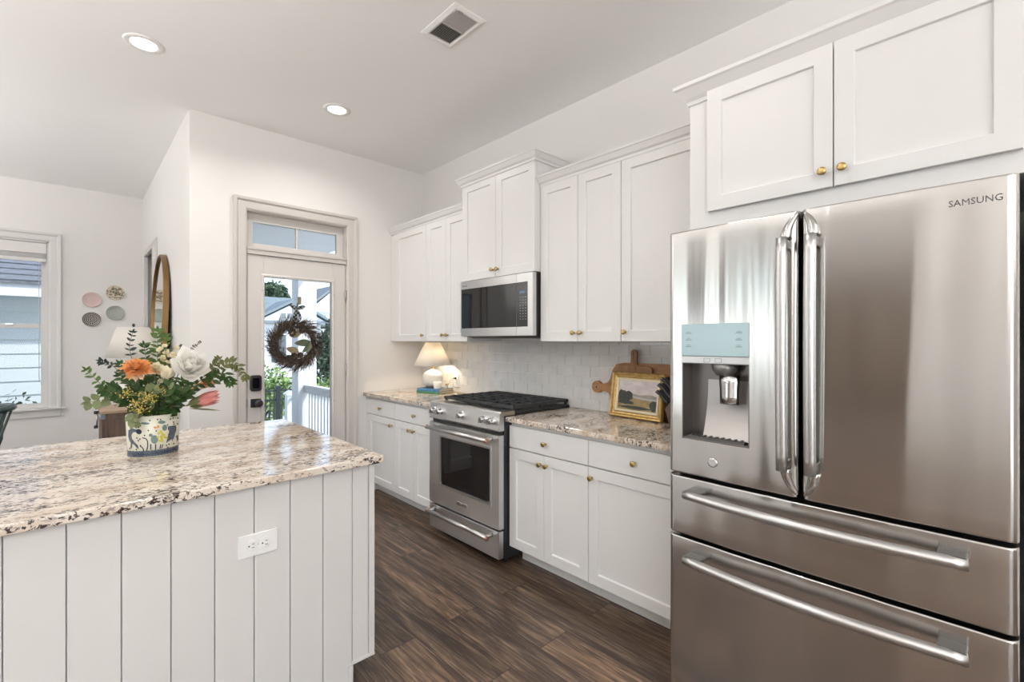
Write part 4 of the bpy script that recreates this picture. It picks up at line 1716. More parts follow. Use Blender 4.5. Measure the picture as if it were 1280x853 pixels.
def disc(cx, cy, rx, ry=None, n=12):
    ry = ry or rx
    return [(cx + rx * math.cos(2 * PI * k / n), cy + ry * math.sin(2 * PI * k / n)) for k in range(n)]


BLUEG = varied('glaze_blue', (0.04, 0.055, 0.085), (0.085, 0.105, 0.14), 60, 0.2)
NAVY = mat('glaze_navy', (0.012, 0.018, 0.04), 0.2)
TEAL = mat('glaze_teal', (0.12, 0.18, 0.17), 0.2)
YELG = varied('glaze_yellow', (0.42, 0.42, 0.04), (0.55, 0.48, 0.10), 120, 0.25)
ORNG = mat('glaze_orange', (0.55, 0.26, 0.06), 0.25)
m = MB()
decal(m, [(345, 480), (350, 390), (400, 352), (450, 360), (482, 382), (450, 402), (415, 410), (390, 455), (395, 512), (430, 560), (470, 605), (482, 660), (455, 645), (420, 600), (398, 590), (388, 660), (366, 660), (376, 580), (352, 530)])
decal(m, [(870, 310), (985, 305), (992, 380), (975, 440), (960, 505), (930, 560), (932, 515), (880, 550), (850, 572), (895, 505), (938, 452), (944, 402), (890, 382), (868, 362)])
decal(m, [(985, 482), (1020, 465), (1032, 560), (1012, 575), (1000, 520)])
for X in range(325, 1040, 42):
    decal(m, disc(X, 716 - (X - 677) * 0.105, 40, 50), 0.0006)
m.build('painted_animal', [BLUEG], vs_)
m = MB()
decal(m, disc(488, 392, 38, 40), 0.0012)
for (X, Y) in ((610, 368), (460, 492), (498, 505), (478, 530), (560, 445), (630, 215), (730, 200), (770, 202), (900, 200), (938, 188), (945, 252), (864, 290), (952, 285), (1006, 200), (712, 374), (884, 442),
               (855, 606), (890, 594), (876, 640), (958, 592), (448, 668), (360, 668), (484, 326), (503, 605), (1005, 290), (395, 300), (430, 250)):
    decal(m, disc(X, Y, 11, 12, 8), 0.0006, cuts=1)
stroke(m, [(530, 482), (575, 492), (598, 530), (600, 600), (585, 690)], 16)
stroke(m, [(500, 612), (535, 640), (548, 690)], 15)
stroke(m, [(640, 575), (640, 665)], 16)
stroke(m, [(705, 575), (705, 665)], 16)
stroke(m, [(778, 582), (764, 655)], 15)
stroke(m, [(806, 585), (790, 650)], 13)
stroke(m, [(320, 768), (500, 745), (677, 726), (860, 706), (1038, 690)], 8, 0.0016)
for X in range(345, 1040, 62):
    Y = 720 - (X - 677) * 0.105
    stroke(m, [(X - 22, Y + 10), (X - 12, Y - 14), (X + 8, Y - 16), (X + 18, Y + 8)], 7, 0.0018)
m.build('painted_pattern', [NAVY], vs_)
m = MB()
decal(m, disc(785, 242, 52, 26), 0.0007); decal(m, disc(640, 440, 26), 0.0007); decal(m, disc(570, 262, 60, 18), 0.0007)
decal(m, disc(825, 330, 34, 48), 0.0008); decal(m, disc(690, 505, 50, 66), 0.0008)
m.build('painted_leaf', [TEAL], vs_)
m = MB()
rnd = random.Random(3)
for k in range(16):
    decal(m, disc(790 + rnd.gauss(0, 34), 480 + rnd.gauss(0, 44), 20, 20, 7), 0.0011 + k * 0.00002, 0, 1)
for k in range(4):
    decal(m, disc(730 + rnd.gauss(0, 18), 308 + rnd.gauss(0, 14), 17, 15, 7), 0.0012 + k * 0.00003, 1, 1)
m.build('painted_flower', [YELG, ORNG], vs_)

# ---- the bouquet: every stem a thing of its own
GRN = varied('leaf_green', (0.016, 0.042, 0.01), (0.045, 0.09, 0.022), 30, 0.45)
GRN2 = varied('leaf_bright', (0.036, 0.082, 0.014), (0.085, 0.145, 0.03), 30, 0.45)
GRNG = varied('leaf_grey_green', (0.1, 0.125, 0.055), (0.18, 0.205, 0.1), 25, 0.5)
GRND = varied('leaf_dark', (0.012, 0.022, 0.018), (0.03, 0.045, 0.035), 25, 0.4)
OLIVE = varied('leaf_olive', (0.075, 0.085, 0.028), (0.14, 0.145, 0.055), 25, 0.5)
STEM = varied('stem_green', (0.06, 0.08, 0.03), (0.12, 0.12, 0.05), 25, 0.5)
TWIG = varied('stem_brown', (0.07, 0.045, 0.025), (0.12, 0.08, 0.045), 25, 0.6)
ORANGE = translucent('petal_orange', (0.72, 0.30, 0.10), 0.35, (0.82, 0.44, 0.20), 30)
PEACH = translucent('petal_peach', (0.78, 0.50, 0.30), 0.35, (0.84, 0.64, 0.45), 30)
CREAM = translucent('petal_cream', (0.80, 0.72, 0.52), 0.35, (0.86, 0.80, 0.64), 30)
WHITEP = translucent('petal_white', (0.90, 0.885, 0.84), 0.5, (0.93, 0.92, 0.89), 20)
YELLOWP = translucent('petal_yellow', (0.62, 0.46, 0.12), 0.35, (0.74, 0.58, 0.22), 30)
PINK = translucent('petal_pink', (0.62, 0.20, 0.19), 0.35, (0.74, 0.36, 0.32), 30)
BERRY = varied('solidago_yellow', (0.50, 0.40, 0.07), (0.62, 0.50, 0.14), 60, 0.6)

for g_ in (GRN, GRN2, GRNG, GRND, OLIVE):
    bsdf(g_).inputs['Specular IOR Level'].default_value = 0.2

rb = random.Random(11)
nstem = [0]


def stem_base():
    nstem[0] += 1
    k = nstem[0]
    a = k * 2.39996
    r = 0.012 + 0.042 * ((k * 0.37) % 1.0)
    return VC + Vector((r * math.cos(a), r * math.sin(a), 0.022))


def rim_point(b, tip):
    d = Vector((tip.x - VC.x, tip.y - VC.y, 0))
    r = min(0.068, d.length * 0.55)
    if d.length > 1e-6:
        d.normalize()
    return Vector((VC.x, VC.y, VC.z + VH + 0.004)) + d * r


def bez(p, n=10):
    out = []
    for i in range(n + 1):
        t = i / n
        q = [Vector(v) for v in p]
        while len(q) > 1:
            q = [a.lerp(b, t) for a, b in zip(q, q[1:])]
        out.append(q[0])
    return out


def stem_of(name, label, cat, head, group=None, r=0.0018, mt=None, via=None):
    b = stem_base()
    t = thing(name, label, cat, b, group)
    rim = rim_point(b, head)
    pts = [b, b.lerp(rim, 0.5), rim]
    tail = bez([rim, rim + Vector((0, 0, 0.02)) + (head - rim) * 0.2, (via or (rim + (head - rim) * 0.6)), head], 8)[1:]
    m = MB(); m.tube(pts + tail, r, 6)
    m.build('stem', mt or STEM, t)
    return t, pts + tail


def petals(mb, c, axis, layers, seed=0, jit=0.12):
    rr = random.Random(seed)
    axis = Vector(axis).normalized()
    e1 = axis.orthogonal().normalized()
    e2 = axis.cross(e1)
    for li, (n, Lp, Wp, tilt, r0, bend, mi, lift) in enumerate(layers):
        for k in range(n):
            a = 2 * PI * (k + 0.5 * (li % 2)) / n + rr.gauss(0, jit)
            rad = e1 * math.cos(a) + e2 * math.sin(a)
            tl = tilt + rr.gauss(0, jit * .7)
            d = axis * math.cos(tl) + rad * math.sin(tl)
            nr = axis * math.sin(tl) - rad * math.cos(tl)
            s = 1 + rr.gauss(0, jit * .6)
            mb.leaf(c + rad * r0 + axis * lift, d, nr, Lp * s, Wp * s, mi, bend, 4, 0.18, 0.55)


# orange dahlia
h = at(171, 463, 2.325)
t, _ = stem_of('dahlia_stem', 'large orange dahlia bloom at the left front of the vase bouquet', 'flower', h)
m = MB()
petals(m, h, (-0.12, -0.55, 0.83), [(22, .052, .019, 1.62, .004, .12, 1, 0), (22, .051, .018, 1.40, .004, .02, 0, .002), (20, .047, .017, 1.18, .004, -.08, 0, .004), (18, .042, .016, .95, .004, -.18, 0, .006),
                                  (15, .036, .014, .7, .003, -.3, 0, .008), (11, .028, .012, .45, .003, -.35, 0, .010), (8, .02, .010, .22, .002, -.35, 0, .011)], 1, 0.14)
m.build('flower_head', [ORANGE, PEACH], t)
m = MB(); m.lathe([(0.004, -0.02), (0.016, -0.006), (0.012, 0.004)], h, 'z', 12); m.build('calyx', STEM, t)
# white peony
h = at(238, 462, 2.315)
t, _ = stem_of('peony_stem', 'large white peony bloom at the right of the vase bouquet', 'flower', h)
m = MB()
petals(m, h, (-0.02, -0.75, 0.62), [(9, .072, .062, 1.62, .006, -.35, 0, -.006), (9, .070, .060, 1.38, .008, -.5, 0, -.003), (10, .068, .054, 1.12, .010, -.6, 0, .0), (10, .064, .050, .92, .010, -.65, 0, .003),
                                  (10, .060, .044, .72, .010, -.65, 0, .006), (10, .054, .038, .55, .009, -.6, 0, .008), (9, .048, .032, .40, .008, -.5, 0, .010), (8, .04, .024, .24, .006, -.4, 0, .011), (6, .03, .016, .12, .003, -.3, 1, .011)], 2, 0.26)
m.build('flower_head', [WHITEP, CREAM], t)
# cream carnation right of the dahlia
for px, py, y, lab, nm, ms, sc in ((194, 463, 2.36, 'small cream carnation tucked right of the orange dahlia', 'carnation_stem', [CREAM, PEACH], .72),
                                   (231, 486, 2.36, 'pale yellow carnation low beneath the white peony', 'carnation_stem', [CREAM, YELLOWP], .62),
                                   (258, 482, 2.45, 'orange rose half hidden behind the white peony', 'rose_stem', [ORANGE, PEACH], .85)):
    h = at(px, py, y)
    t, _ = stem_of(nm, lab, 'flower', h)
    m = MB()
    petals(m, h, (0.05, -0.6, 0.8), [(10, .040 * sc, .028 * sc, 1.4, .003, .1, 1, 0), (9, .038 * sc, .028 * sc, 1.0, .003, -.1, 0, .004), (8, .034 * sc, .026 * sc, .65, .003, -.2, 0, .007), (6, .026 * sc, .02 * sc, .3, .002, -.2, 0, .009)], px, 0.2)
    m.build('flower_head', ms, t)
# cream bud
h = at(208, 474, 2.33)
t, _ = stem_of('rosebud_stem', 'half-open cream rosebud between the dahlia and the peony', 'flower', h)
m = MB()
petals(m, h, (0.05, -0.2, 1), [(5, .042, .036, .55, .006, -.35, 0, 0), (5, .042, .034, .38, .004, -.4, 0, .003), (4, .036, .024, .2, .002, -.3, 0, .004)], 8)
m.build('flower_head', [CREAM], t)
# cream stock spikes
for px, py, lab in ((207, 436, 'cream stock flower spike standing above the rosebud'), (199, 462, 'short cream stock flower cluster beside the carnation'), (216, 446, 'cream stock flower spike left of the peony')):
    h = at(px, py, 2.40)
    t, pts = stem_of('stock_stem', lab, 'flower', h)
    m = MB()
    for k in range(11):
        c = h + Vector((rb.gauss(0, .010), rb.gauss(0, .010), -0.05 + 0.058 * k / 10))
        petals(m, c, (rb.gauss(0, .5), -0.7, 0.6 + rb.gauss(0, .3)), [(6, .014, .012, 1.0, .001, -.1, 0, 0), (4, .010, .009, .5, .001, -.2, 0, .002)], k)
    m.build('blossom', [CREAM], t)
# protea
pb, ptip = at(238, 506, 2.36), at(275, 494, 2.33)
t, _ = stem_of('protea_stem', 'pink protea with pointed bracts leaning out at the right of the vase', 'flower', pb)
ax = (ptip - pb).normalized()
Lp = (ptip - pb).length
m = MB()
petals(m, pb, ax, [(10, Lp * 1.0, .024, .34, .012, -.20, 0, 0), (10, Lp * .92, .022, .24, .010, -.14, 1, 0.004), (6, Lp * .42, .020, .5, .012, -.25, 2, -.004), (8, Lp * .85, .018, .12, .005, -.05, 0, .006)], 4, 0.08)
m.build('flower_head', [PINK, translucent('petal_rose', (0.68, 0.34, 0.28), 0.35, (0.78, 0.48, 0.40), 30), OLIVE], t)
m = MB()
m.leaf(at(232, 508, 2.34), at(278, 488, 2.33) - at(232, 508, 2.34), (0, -1, .4), 0.13, 0.024, 0, -0.08)
m.leaf(at(236, 511, 2.33), at(276, 513, 2.31) - at(236, 511, 2.33), (0, -.6, 1), 0.118, 0.012, 0, 0.02)
m.leaf(at(222, 500, 2.38), at(252, 478, 2.38) - at(222, 500, 2.38), (0, -1, .4), 0.11, 0.02, 0, 0.1)
m.build('leaf', OLIVE, t)


def sprig(name, label, path, mt, Ll, Lw, n, seed, cat='greenery', group='leafy sprigs in the vase', stem_m=None, start=0.25, splay=0.9, pointy=0.9, pair=True, droop=0.0):
    rr = random.Random(seed)
    P = [at(*p) for p in path]
    b = stem_base()
    t = thing(name, label, cat, b, group)
    rim = rim_point(b, P[0])
    ctrl = [rim] + P
    full = [b, b.lerp(rim, .5), rim]
    # polyline smoothed
    sm = []
    for i in range(len(ctrl) - 1):
        p0, p1, p2, p3 = ctrl[max(i - 1, 0)], ctrl[i], ctrl[i + 1], ctrl[min(i + 2, len(ctrl) - 1)]
        for k in range(1, 7):
            s = k / 6
            sm.append(0.5 * ((2 * p1) + (p2 - p0) * s + (2 * p0 - 5 * p1 + 4 * p2 - p3) * s * s + (3 * p1 - p0 - 3 * p2 + p3) * s ** 3))
    full += sm
    m = MB(); m.tube(full, [0.0018] * 3 + [0.0017 - 0.0011 * i / len(sm) for i in range(len(sm))], 6)
    m.build('stem', stem_m or TWIG, t)
    m = MB()
    N_ = len(sm)
    for i in range(n):
        f = start + (1 - start) * i / max(1, n - 1)
        q = f * (N_ - 1)
        k = min(int(q), N_ - 2)
        c = sm[k].lerp(sm[k + 1], q - k)
        d = (sm[k + 1] - sm[k]).normalized()
        side = d.cross(Vector((rr.gauss(0, .35), -1, .35 + rr.gauss(0, .35)))).normalized()
        for sg in ((-1, 1) if pair else ((-1) ** i,)):
            dd = d * (0.55 + rr.gauss(0, .15)) + side * sg * splay + Vector((0, rr.gauss(0, .25), rr.gauss(0, .15) - droop))
            s = (0.72 + 0.4 * rr.random()) * (1 - .35 * f * (1 if pair else .5))
            m.leaf(c, dd, (rr.gauss(0, .35), -0.75, 0.7 + rr.gauss(0, .3)), Ll * s * 1.2, Lw * s * 1.45, 0, rr.uniform(-.05, .25), 4, .12, pointy)
    if pair:
        m.leaf(sm[-1], sm[-1] - sm[-2], (0, -.7, .7), Ll * .7, Lw * .6)
    m.build('leaf', mt, t)
    return t


Y0 = 2.40
sprig('boxwood_sprig', 'green leafy sprig reaching furthest left, level with the dahlia', [(150, 498, Y0), (128, 482, 2.38), (108, 463, 2.36)], GRN2, .030, .015, 9, 21, start=.3)
sprig('boxwood_sprig', 'green leafy sprig low at left below the dahlia', [(160, 500, 2.34), (142, 492, 2.32), (128, 486, 2.31)], GRN, .036, .018, 8, 22, start=.2)
sprig('boxwood_sprig', 'dense green sprig directly under the orange dahlia', [(176, 500, 2.33), (166, 484, 2.31), (150, 470, 2.31)], GRN, .036, .018, 9, 23, start=.1)
sprig('boxwood_sprig', 'tall bright green sprig at the top centre of the bouquet', [(196, 480, 2.45), (197, 445, 2.46), (197, 415, 2.47)], GRN2, .042, .018, 14, 24, start=.2)
sprig('boxwood_sprig', 'upright green sprig just right of the tallest centre sprig', [(206, 480, 2.44), (209, 450, 2.45), (206, 422, 2.46)], GRN2, .038, .016, 11, 25, start=.2)
sprig('boxwood_sprig', 'green sprig left of the tallest centre sprig', [(188, 480, 2.44), (183, 450, 2.45), (180, 432, 2.46)], GRN, .034, .015, 10, 26, start=.25)
sprig('boxwood_sprig', 'broad-leaved green sprig under the white peony', [(222, 500, 2.33), (226, 490, 2.31), (232, 480, 2.30)], GRN, .046, .022, 7, 27, start=.1)
sprig('boxwood_sprig', 'dark green sprig in the front centre above the vase rim', [(205, 505, 2.33), (208, 494, 2.31), (212, 482, 2.31)], GRN, .044, .022, 7, 28, start=.05)
sprig('boxwood_sprig', 'green filler sprig in the middle behind the rosebud', [(212, 490, 2.45), (218, 470, 2.46), (224, 448, 2.47)], GRN, .042, .02, 10, 29, start=.1)
sprig('boxwood_sprig', 'green filler sprig behind the dahlia at left', [(176, 490, 2.46), (160, 470, 2.47), (150, 456, 2.48)], GRN, .038, .018, 10, 30, start=.1)
sprig('eucalyptus_sprig', 'dark eucalyptus sprig standing up behind the orange dahlia', [(176, 480, 2.44), (165, 450, 2.45), (162, 432, 2.45), (166, 416, 2.45)], GRND, .026, .012, 6, 31, start=.55, splay=1.1)
sprig('eucalyptus_sprig', 'dark drooping eucalyptus tip left of the dahlia', [(165, 490, 2.42), (146, 462, 2.43), (134, 455, 2.43), (126, 452, 2.43)], GRND, .026, .013, 5, 32, start=.6)
sprig('eucalyptus_sprig', 'olive eucalyptus sprig arching far out to the right', [(232, 496, 2.42), (262, 474, 2.41), (280, 456, 2.40), (296, 456, 2.39), (306, 472, 2.38)], OLIVE, .040, .017, 13, 33, start=.42, droop=.25)
sprig('eucalyptus_sprig', 'green eucalyptus branch below the arching right sprig', [(230, 498, 2.40), (262, 478, 2.39), (278, 466, 2.38), (288, 478, 2.37)], GRN, .042, .018, 9, 34, start=.45, droop=.2)
sprig('eucalyptus_sprig', 'small olive sprig rising right of the peony', [(234, 490, 2.44), (262, 465, 2.44), (274, 450, 2.44)], OLIVE, .034, .014, 8, 35, start=.5)
sprig('silver_dollar_sprig', 'round grey-green leaves hanging at far left over the counter', [(152, 506, 2.34), (132, 500, 2.32), (112, 503, 2.31)], GRNG, .040, .026, 4, 36, start=.35, splay=1.0, pointy=.6)
sprig('silver_dollar_sprig', 'grey-green leaves drooping over the front left of the vase rim', [(172, 512, 2.325), (166, 520, 2.315), (168, 528, 2.312)], GRNG, .040, .020, 5, 37, start=.1, droop=.5, pointy=.7)
sprig('silver_dollar_sprig', 'grey-green leaves in front of the green sprigs, above the rim', [(180, 505, 2.33), (184, 494, 2.31), (192, 486, 2.30)], GRNG, .044, .022, 5, 38, start=.1, pointy=.7)
sprig('silver_dollar_sprig', 'pale grey-green leaf pair beside the protea base', [(218, 505, 2.34), (216, 495, 2.32), (210, 488, 2.31)], GRNG, .046, .022, 4, 39, start=.2, pointy=.7)
sprig('waxflower_sprig', 'thin dark twig with tiny buds above the peony', [(222, 470, 2.46), (236, 440, 2.47), (250, 428, 2.47)], TWIG, .012, .008, 12, 40, start=.4, splay=1.2)
sprig('waxflower_sprig', 'second thin budded twig behind the top of the peony', [(222, 470, 2.47), (228, 445, 2.48), (226, 432, 2.48)], TWIG, .012, .008, 12, 41, start=.4, splay=1.2)
for k_, (a_, b_, c_, mt_, lab_) in enumerate((
        ((190, 508, 2.35), (188, 492, 2.36), (184, 476, 2.38), GRN, 'dark green filler sprig deep behind the goldenrod'),
        ((215, 508, 2.35), (222, 496, 2.33), (234, 492, 2.32), GRN, 'dark green filler sprig low at the right above the rim'),
        ((200, 508, 2.37), (200, 490, 2.38), (198, 470, 2.40), GRN, 'dark green filler sprig in the core of the bouquet'),
        ((168, 506, 2.35), (154, 496, 2.34), (140, 484, 2.34), GRN, 'dark green filler sprig at left between dahlia and counter'),
        ((184, 506, 2.36), (172, 488, 2.37), (160, 474, 2.38), GRN, 'dark green filler sprig at left behind the dahlia stem'),
        ((222, 500, 2.40), (240, 486, 2.41), (256, 470, 2.42), GRN, 'dark green filler sprig at right behind the peony'))):
    sprig('boxwood_sprig', lab_, [a_, b_, c_], mt_, .044, .022, 9, 60 + k_, start=.05)
# solidago
for px, py, y, n, lab in ((186, 496, 2.30, 40, 'yellow goldenrod cluster in the front centre of the bouquet'), (172, 504, 2.31, 34, 'yellow goldenrod cluster drooping over the left of the vase rim'),
                          (199, 487, 2.31, 26, 'small yellow goldenrod cluster near the rosebud'), (160, 490, 2.30, 26, 'olive yellow goldenrod tip under the dahlia'),
                          (176, 512, 2.308, 28, 'yellow goldenrod tuft hanging in front of the vase rim')):
    h = at(px, py, y)
    t, _ = stem_of('goldenrod_stem', lab, 'flower', h, 'goldenrod stems in the vase', 0.0012)
    m = MB()
    for k in range(n):
        c = h + Vector((rb.gauss(0, .014), rb.gauss(0, .006), rb.gauss(0, .011)))
        m.lathe([(0.0002, -.003), (.0029, 0), (.0002, .003)], c, 'z', 6, cap0=False, cap1=False)
        if k % 2 == 0:
            m.tube([h + Vector((0, .004, -.012)), c], 0.0005, 4)
    m.build('blossom', BERRY, t)

# ------------------------------------------------------------------ dining side
def wall_plate(px, py, y, label, mats, style):
    c = at(px, py, YB)
    R = 0.082
    cy = YB - 0.0005
    t = thing('wall_plate', label, 'plate', (c.x, cy, c.z), 'round plates on the dining wall')
    m = MB()
    m.lathe([(0.03, 0.0), (0.05, 0.004), (R, 0.014), (R, 0.017), (R - 0.004, 0.0172), (0.054, 0.008), (0.0, 0.0065)], (c.x, cy, c.z), '-y', 40, cap1=False)
    m.build('dish', mats[0], t)
    m = MB()

    def P(r, a):
        hgt = 0.0072 + (0.0011 if r < 0.054 else 0.0011 + (r - 0.054) / (R - 0.058) * 0.0092)
        return Vector((c.x + r * math.cos(a), cy - hgt, c.z + r * math.sin(a)))

    def patch(r0, r1, a0, a1):
        rows = [[m.v(P(r0 + (r1 - r0) * i / 3, a0 + (a1 - a0) * j / 3)) for j in range(4)] for i in range(4)]
        for i in range(3):
            for j in range(3):
                m.face([rows[i][j], rows[i][j + 1], rows[i + 1][j + 1], rows[i + 1][j]], 0, True)
    if style == 'scale':
        for i, (r0, r1, n) in enumerate(((.006, .018, 5), (.022, .034, 10), (.038, .050, 16), (.054, .064, 22), (.067, .077, 26))):
            for k in range(n):
                patch(r0, r1, 2 * PI * (k + .5 * (i % 2)) / n, 2 * PI * (k + .5 * (i % 2) + .82) / n)
    elif style == 'floral':
        rr = random.Random(5)
        for k in range(70):
            r, a = R * 0.88 * math.sqrt(rr.random()), 2 * PI * rr.random()
            da = 0.007 / max(r, .012)
            patch(max(.001, r - .0055), r + .0055, a - da, a + da)
    elif style == 'ring':
        for r0, r1, n in ((.02, .026, 8), (.036, .044, 14), (.058, .066, 20)):
            for k in range(n):
                patch(r0, r1, 2 * PI * k / n, 2 * PI * (k + .5) / n)
    else:
        for k in range(36):
            patch(.052, .056, 2 * PI * k / 36, 2 * PI * (k + .6) / 36)
        for k in range(24):
            patch(.070, .074, 2 * PI * k / 24, 2 * PI * (k + .7) / 24)
    m.build('painted_pattern', mats[1], t)


wall_plate(115, 375, 0, 'pale pink patterned wall plate, upper left of four on the dining wall', [mat('plate_pink', (0.62, 0.46, 0.43), 0.4), mat('plate_pink_mark', (0.68, 0.56, 0.52), 0.4)], 'ring')
wall_plate(144, 366.5, 0, 'cream wall plate with brown floral pattern, upper right of four', [mat('plate_cream', (0.62, 0.55, 0.42), 0.4), mat('plate_brown_mark', (0.20, 0.16, 0.11), 0.4)], 'floral')
wall_plate(114.5, 399.5, 0, 'black and cream scale-patterned wall plate, lower left of four', [mat('plate_ivory', (0.58, 0.52, 0.45), 0.4), mat('plate_black_mark', (0.03, 0.03, 0.035), 0.4)], 'scale')
wall_plate(144, 391.5, 0, 'grey-green wall plate with darker rim, lower right of four', [mat('plate_sage', (0.36, 0.39, 0.35), 0.35), mat('plate_sage_mark', (0.24, 0.27, 0.25), 0.4)], 'rim')

# cabinet by the recess wall
t = thing('sideboard', 'rustic dark wood cabinet with metal corner fittings behind the vase', 'sideboard', (0.32, 4.83, 0))
CX0, CX1, CY0, CY1, CH = 0.172, 0.478, 4.6, 5.06, 0.857
m = MB()
m.box(CX0, CX1, CY0, CY1, 0.06, CH - 0.02)
m.build('body', WOOD_DARK, t, 0.003)
m = MB()
m.box(CX0 + 0.075, CX1 - 0.02, CY0 - 0.008, CY0 + 0.002, 0.10, CH - 0.06)
m.build('door_panel', WOOD_DARK, t, 0.002)
m = MB(); m.box(CX0 - 0.008, CX1 + 0.004, CY0 - 0.008, CY1 + 0.008, CH - 0.02, CH)
m.build('top', WOOD_TOP, t, 0.003)
for x in (CX0 + 0.03, CX1 - 0.03):
    for y in (CY0 + 0.03, CY1 - 0.03):
        m = MB(); m.box(x - 0.025, x + 0.025, y - 0.025, y + 0.025, 0.0, 0.06)
        m.build('leg', WOOD_DARK, t, 0.003)
m = MB()
m.box(CX0 - 0.006, CX0 + 0.02, CY0 - 0.006, CY0 + 0.03, CH - 0.06, CH - 0.022)
m.box(CX0 - 0.006, CX0 - 0.0, CY0 + 0.03, CY1 - 0.02, CH - 0.055, CH - 0.022)
m.build('corner_fitting', mat('fitting_blue_steel', (0.35, 0.42, 0.48), 0.2, 0.9), t, 0.002)
for z in (CH - 0.05, CH - 0.165):
    m = MB(); m.lathe([(0.012, 0), (0.014, 0.02), (0.008, 0.026)], (CX0 - 0.006, CY1 - 0.05, z), '-x', 12)
    m.build('latch_knob', IRON, t)
m = MB(); m.tube([(CX0 - 0.012, CY1 - 0.05, CH - 0.06), (CX0 - 0.012, CY1 - 0.05, CH - 0.16)], 0.006, 8)
m.build('latch_bar', STEEL_H, t)

c = (0.372, 4.80, CH + 0.0005)
t = thing('table_lamp', 'white table lamp with tapered shade on the rustic cabinet behind the flowers', 'lamp', c)
m = MB(); m.lathe([(0.07, 0), (0.07, 0.012), (0.045, 0.02), (0.05, 0.06), (0.08, 0.13), (0.085, 0.18), (0.06, 0.24), (0.025, 0.28), (0.014, 0.30), (0.012, 0.42)], c, 'z', 28)
m.build('base', mat('lamp_base_white', (0.75, 0.73, 0.70), 0.4), t)
m = MB(); m.lathe([(0.178, 0.392), (0.105, 0.632)], c, 'z', 40, cap0=False, cap1=False)
m.build('lamp_shade', SHADE, t, solid=0.0015)
m = MB()
for k in range(3):
    a = 2 * PI * k / 3
    m.tube([(c[0], c[1], c[2] + 0.630), (c[0] + 0.105 * math.cos(a), c[1] + 0.105 * math.sin(a), c[2] + 0.628)], 0.002, 6)
m.tube([(c[0], c[1], c[2] + 0.42), (c[0], c[1], c[2] + 0.635)], 0.004, 6)
m.build('harp', STEEL_H, t)
m = MB(); m.lathe([(0.006, 0.635), (0.010, 0.645), (0.010, 0.655), (0.004, 0.662)], c, 'z', 12)
m.build('finial', IRON, t)
c = (CX0 + 0.012, CY0 + 0.30, CH + 0.0005)
t = thing('white_ornament', 'slim white ceramic bird ornament at the cabinet edge, left of the flowers', 'ornament', c)
m = MB(); m.tube([(c[0], c[1], c[2] + 0.002), (c[0] - 0.004, c[1], c[2] + 0.03), (c[0] - 0.012, c[1], c[2] + 0.065), (c[0] - 0.028, c[1], c[2] + 0.10), (c[0] - 0.034, c[1], c[2] + 0.118)], [0.024, 0.026, 0.016, 0.011, 0.003], 12)
m.build('body', PLASTIC, t)
m = MB(); m.lathe([(0.02, 0), (0.02, 0.004)], c, 'z', 12); m.build('foot', PLASTIC, t)

# arched mirror leaning on the recess wall
MBX, MTX, MZT = 0.520, 0.600, 2.15
MYC, MHW = 5.215, 0.40
t = thing('floor_mirror', 'tall arched floor mirror with thin gold frame leaning on the wall', 'mirror', (MBX, MYC, 0))
sl_ = (MTX - MBX) / MZT


def mm(p, d):
    return Vector((MBX + sl_ * p.y - d, p.x, p.y + sl_ * d * 0 + 0.004))


path = [(MYC - MHW, 0.02), (MYC + MHW, 0.02), (MYC + MHW, 1.62)]
for k in range(1, 24):
    a = PI * k / 24
    path.append((MYC + MHW * math.cos(a), 1.62 + 0.53 * math.sin(a)))
path.append((MYC - MHW, 1.62))
m = MB()
m.sweep(path, [(0.0, -0.022), (0.0, 0.016), (0.004, 0.020), (0.014, 0.020), (0.018, 0.014), (0.018, -0.022)], mm, True)
m.build('frame', mat('aged_gold', (0.22, 0.135, 0.055), 0.4, 0.8), t)
m = MB()
inner = path
f = [m.v(mm(Vector(((p[0] - MYC) * 0.97 + MYC, 0.03 + (p[1] - 0.03) * 0.992)), 0.004)) for p in inner]
m.face(f)
m.build('mirror_glass', mat('mirror_silver', (0.86, 0.88, 0.88), 0.01, 1.0), t)
m = MB()
f = [m.v(mm(Vector(((p[0] - MYC) * 0.99 + MYC, p[1])), -0.018)) for p in inner]
m.face(f)
m.build('back_panel', BLACK, t)

# dining chair at the far left
CHM = mat('chair_green', (0.018, 0.045, 0.045), 0.3)
ch = Vector((-0.615, 4.62, 0))
t = thing('dining_chair', 'dark green curved-back dining chair at the left edge', 'chair', ch)
m = MB()
pts = []
for k in range(25):
    a = math.radians(-95 + 190 * k / 24)
    pts.append((ch.x + 0.05 + 0.285 * math.cos(a) * 1.0, ch.y + 0.27 * math.sin(a), 0.90 + 0.035 * math.cos(a)))
m.tube(pts, [0.014 + 0.008 * math.sin(PI * k / 24) for k in range(25)], 10)
m.build('top_rail', CHM, t)
m = MB()
m.prism([(p[0], p[1]) for p in rrect(ch.x, ch.y, 0.24, 0.23, 0.07)], 'z', 0.43, 0.46)
m.build('seat', CHM, t, 0.006)
for sx, sy in ((1, 1), (1, -1), (-1, 1), (-1, -1)):
    m = MB()
    if sx > 0:
        m.tube([(ch.x + 0.21, ch.y + sy * 0.20, 0.0), (ch.x + 0.19, ch.y + sy * 0.20, 0.45), (ch.x + 0.26, ch.y + sy * 0.19, 0.70), (ch.x + 0.27, ch.y + sy * 0.15, 0.915)], [0.013, 0.017, 0.018, 0.014], 10)
    else:
        m.tube([(ch.x - 0.21, ch.y + sy * 0.21, 0.0), (ch.x - 0.19, ch.y + sy * 0.19, 0.44)], [0.012, 0.017], 10)
    m.build('leg', CHM, t)
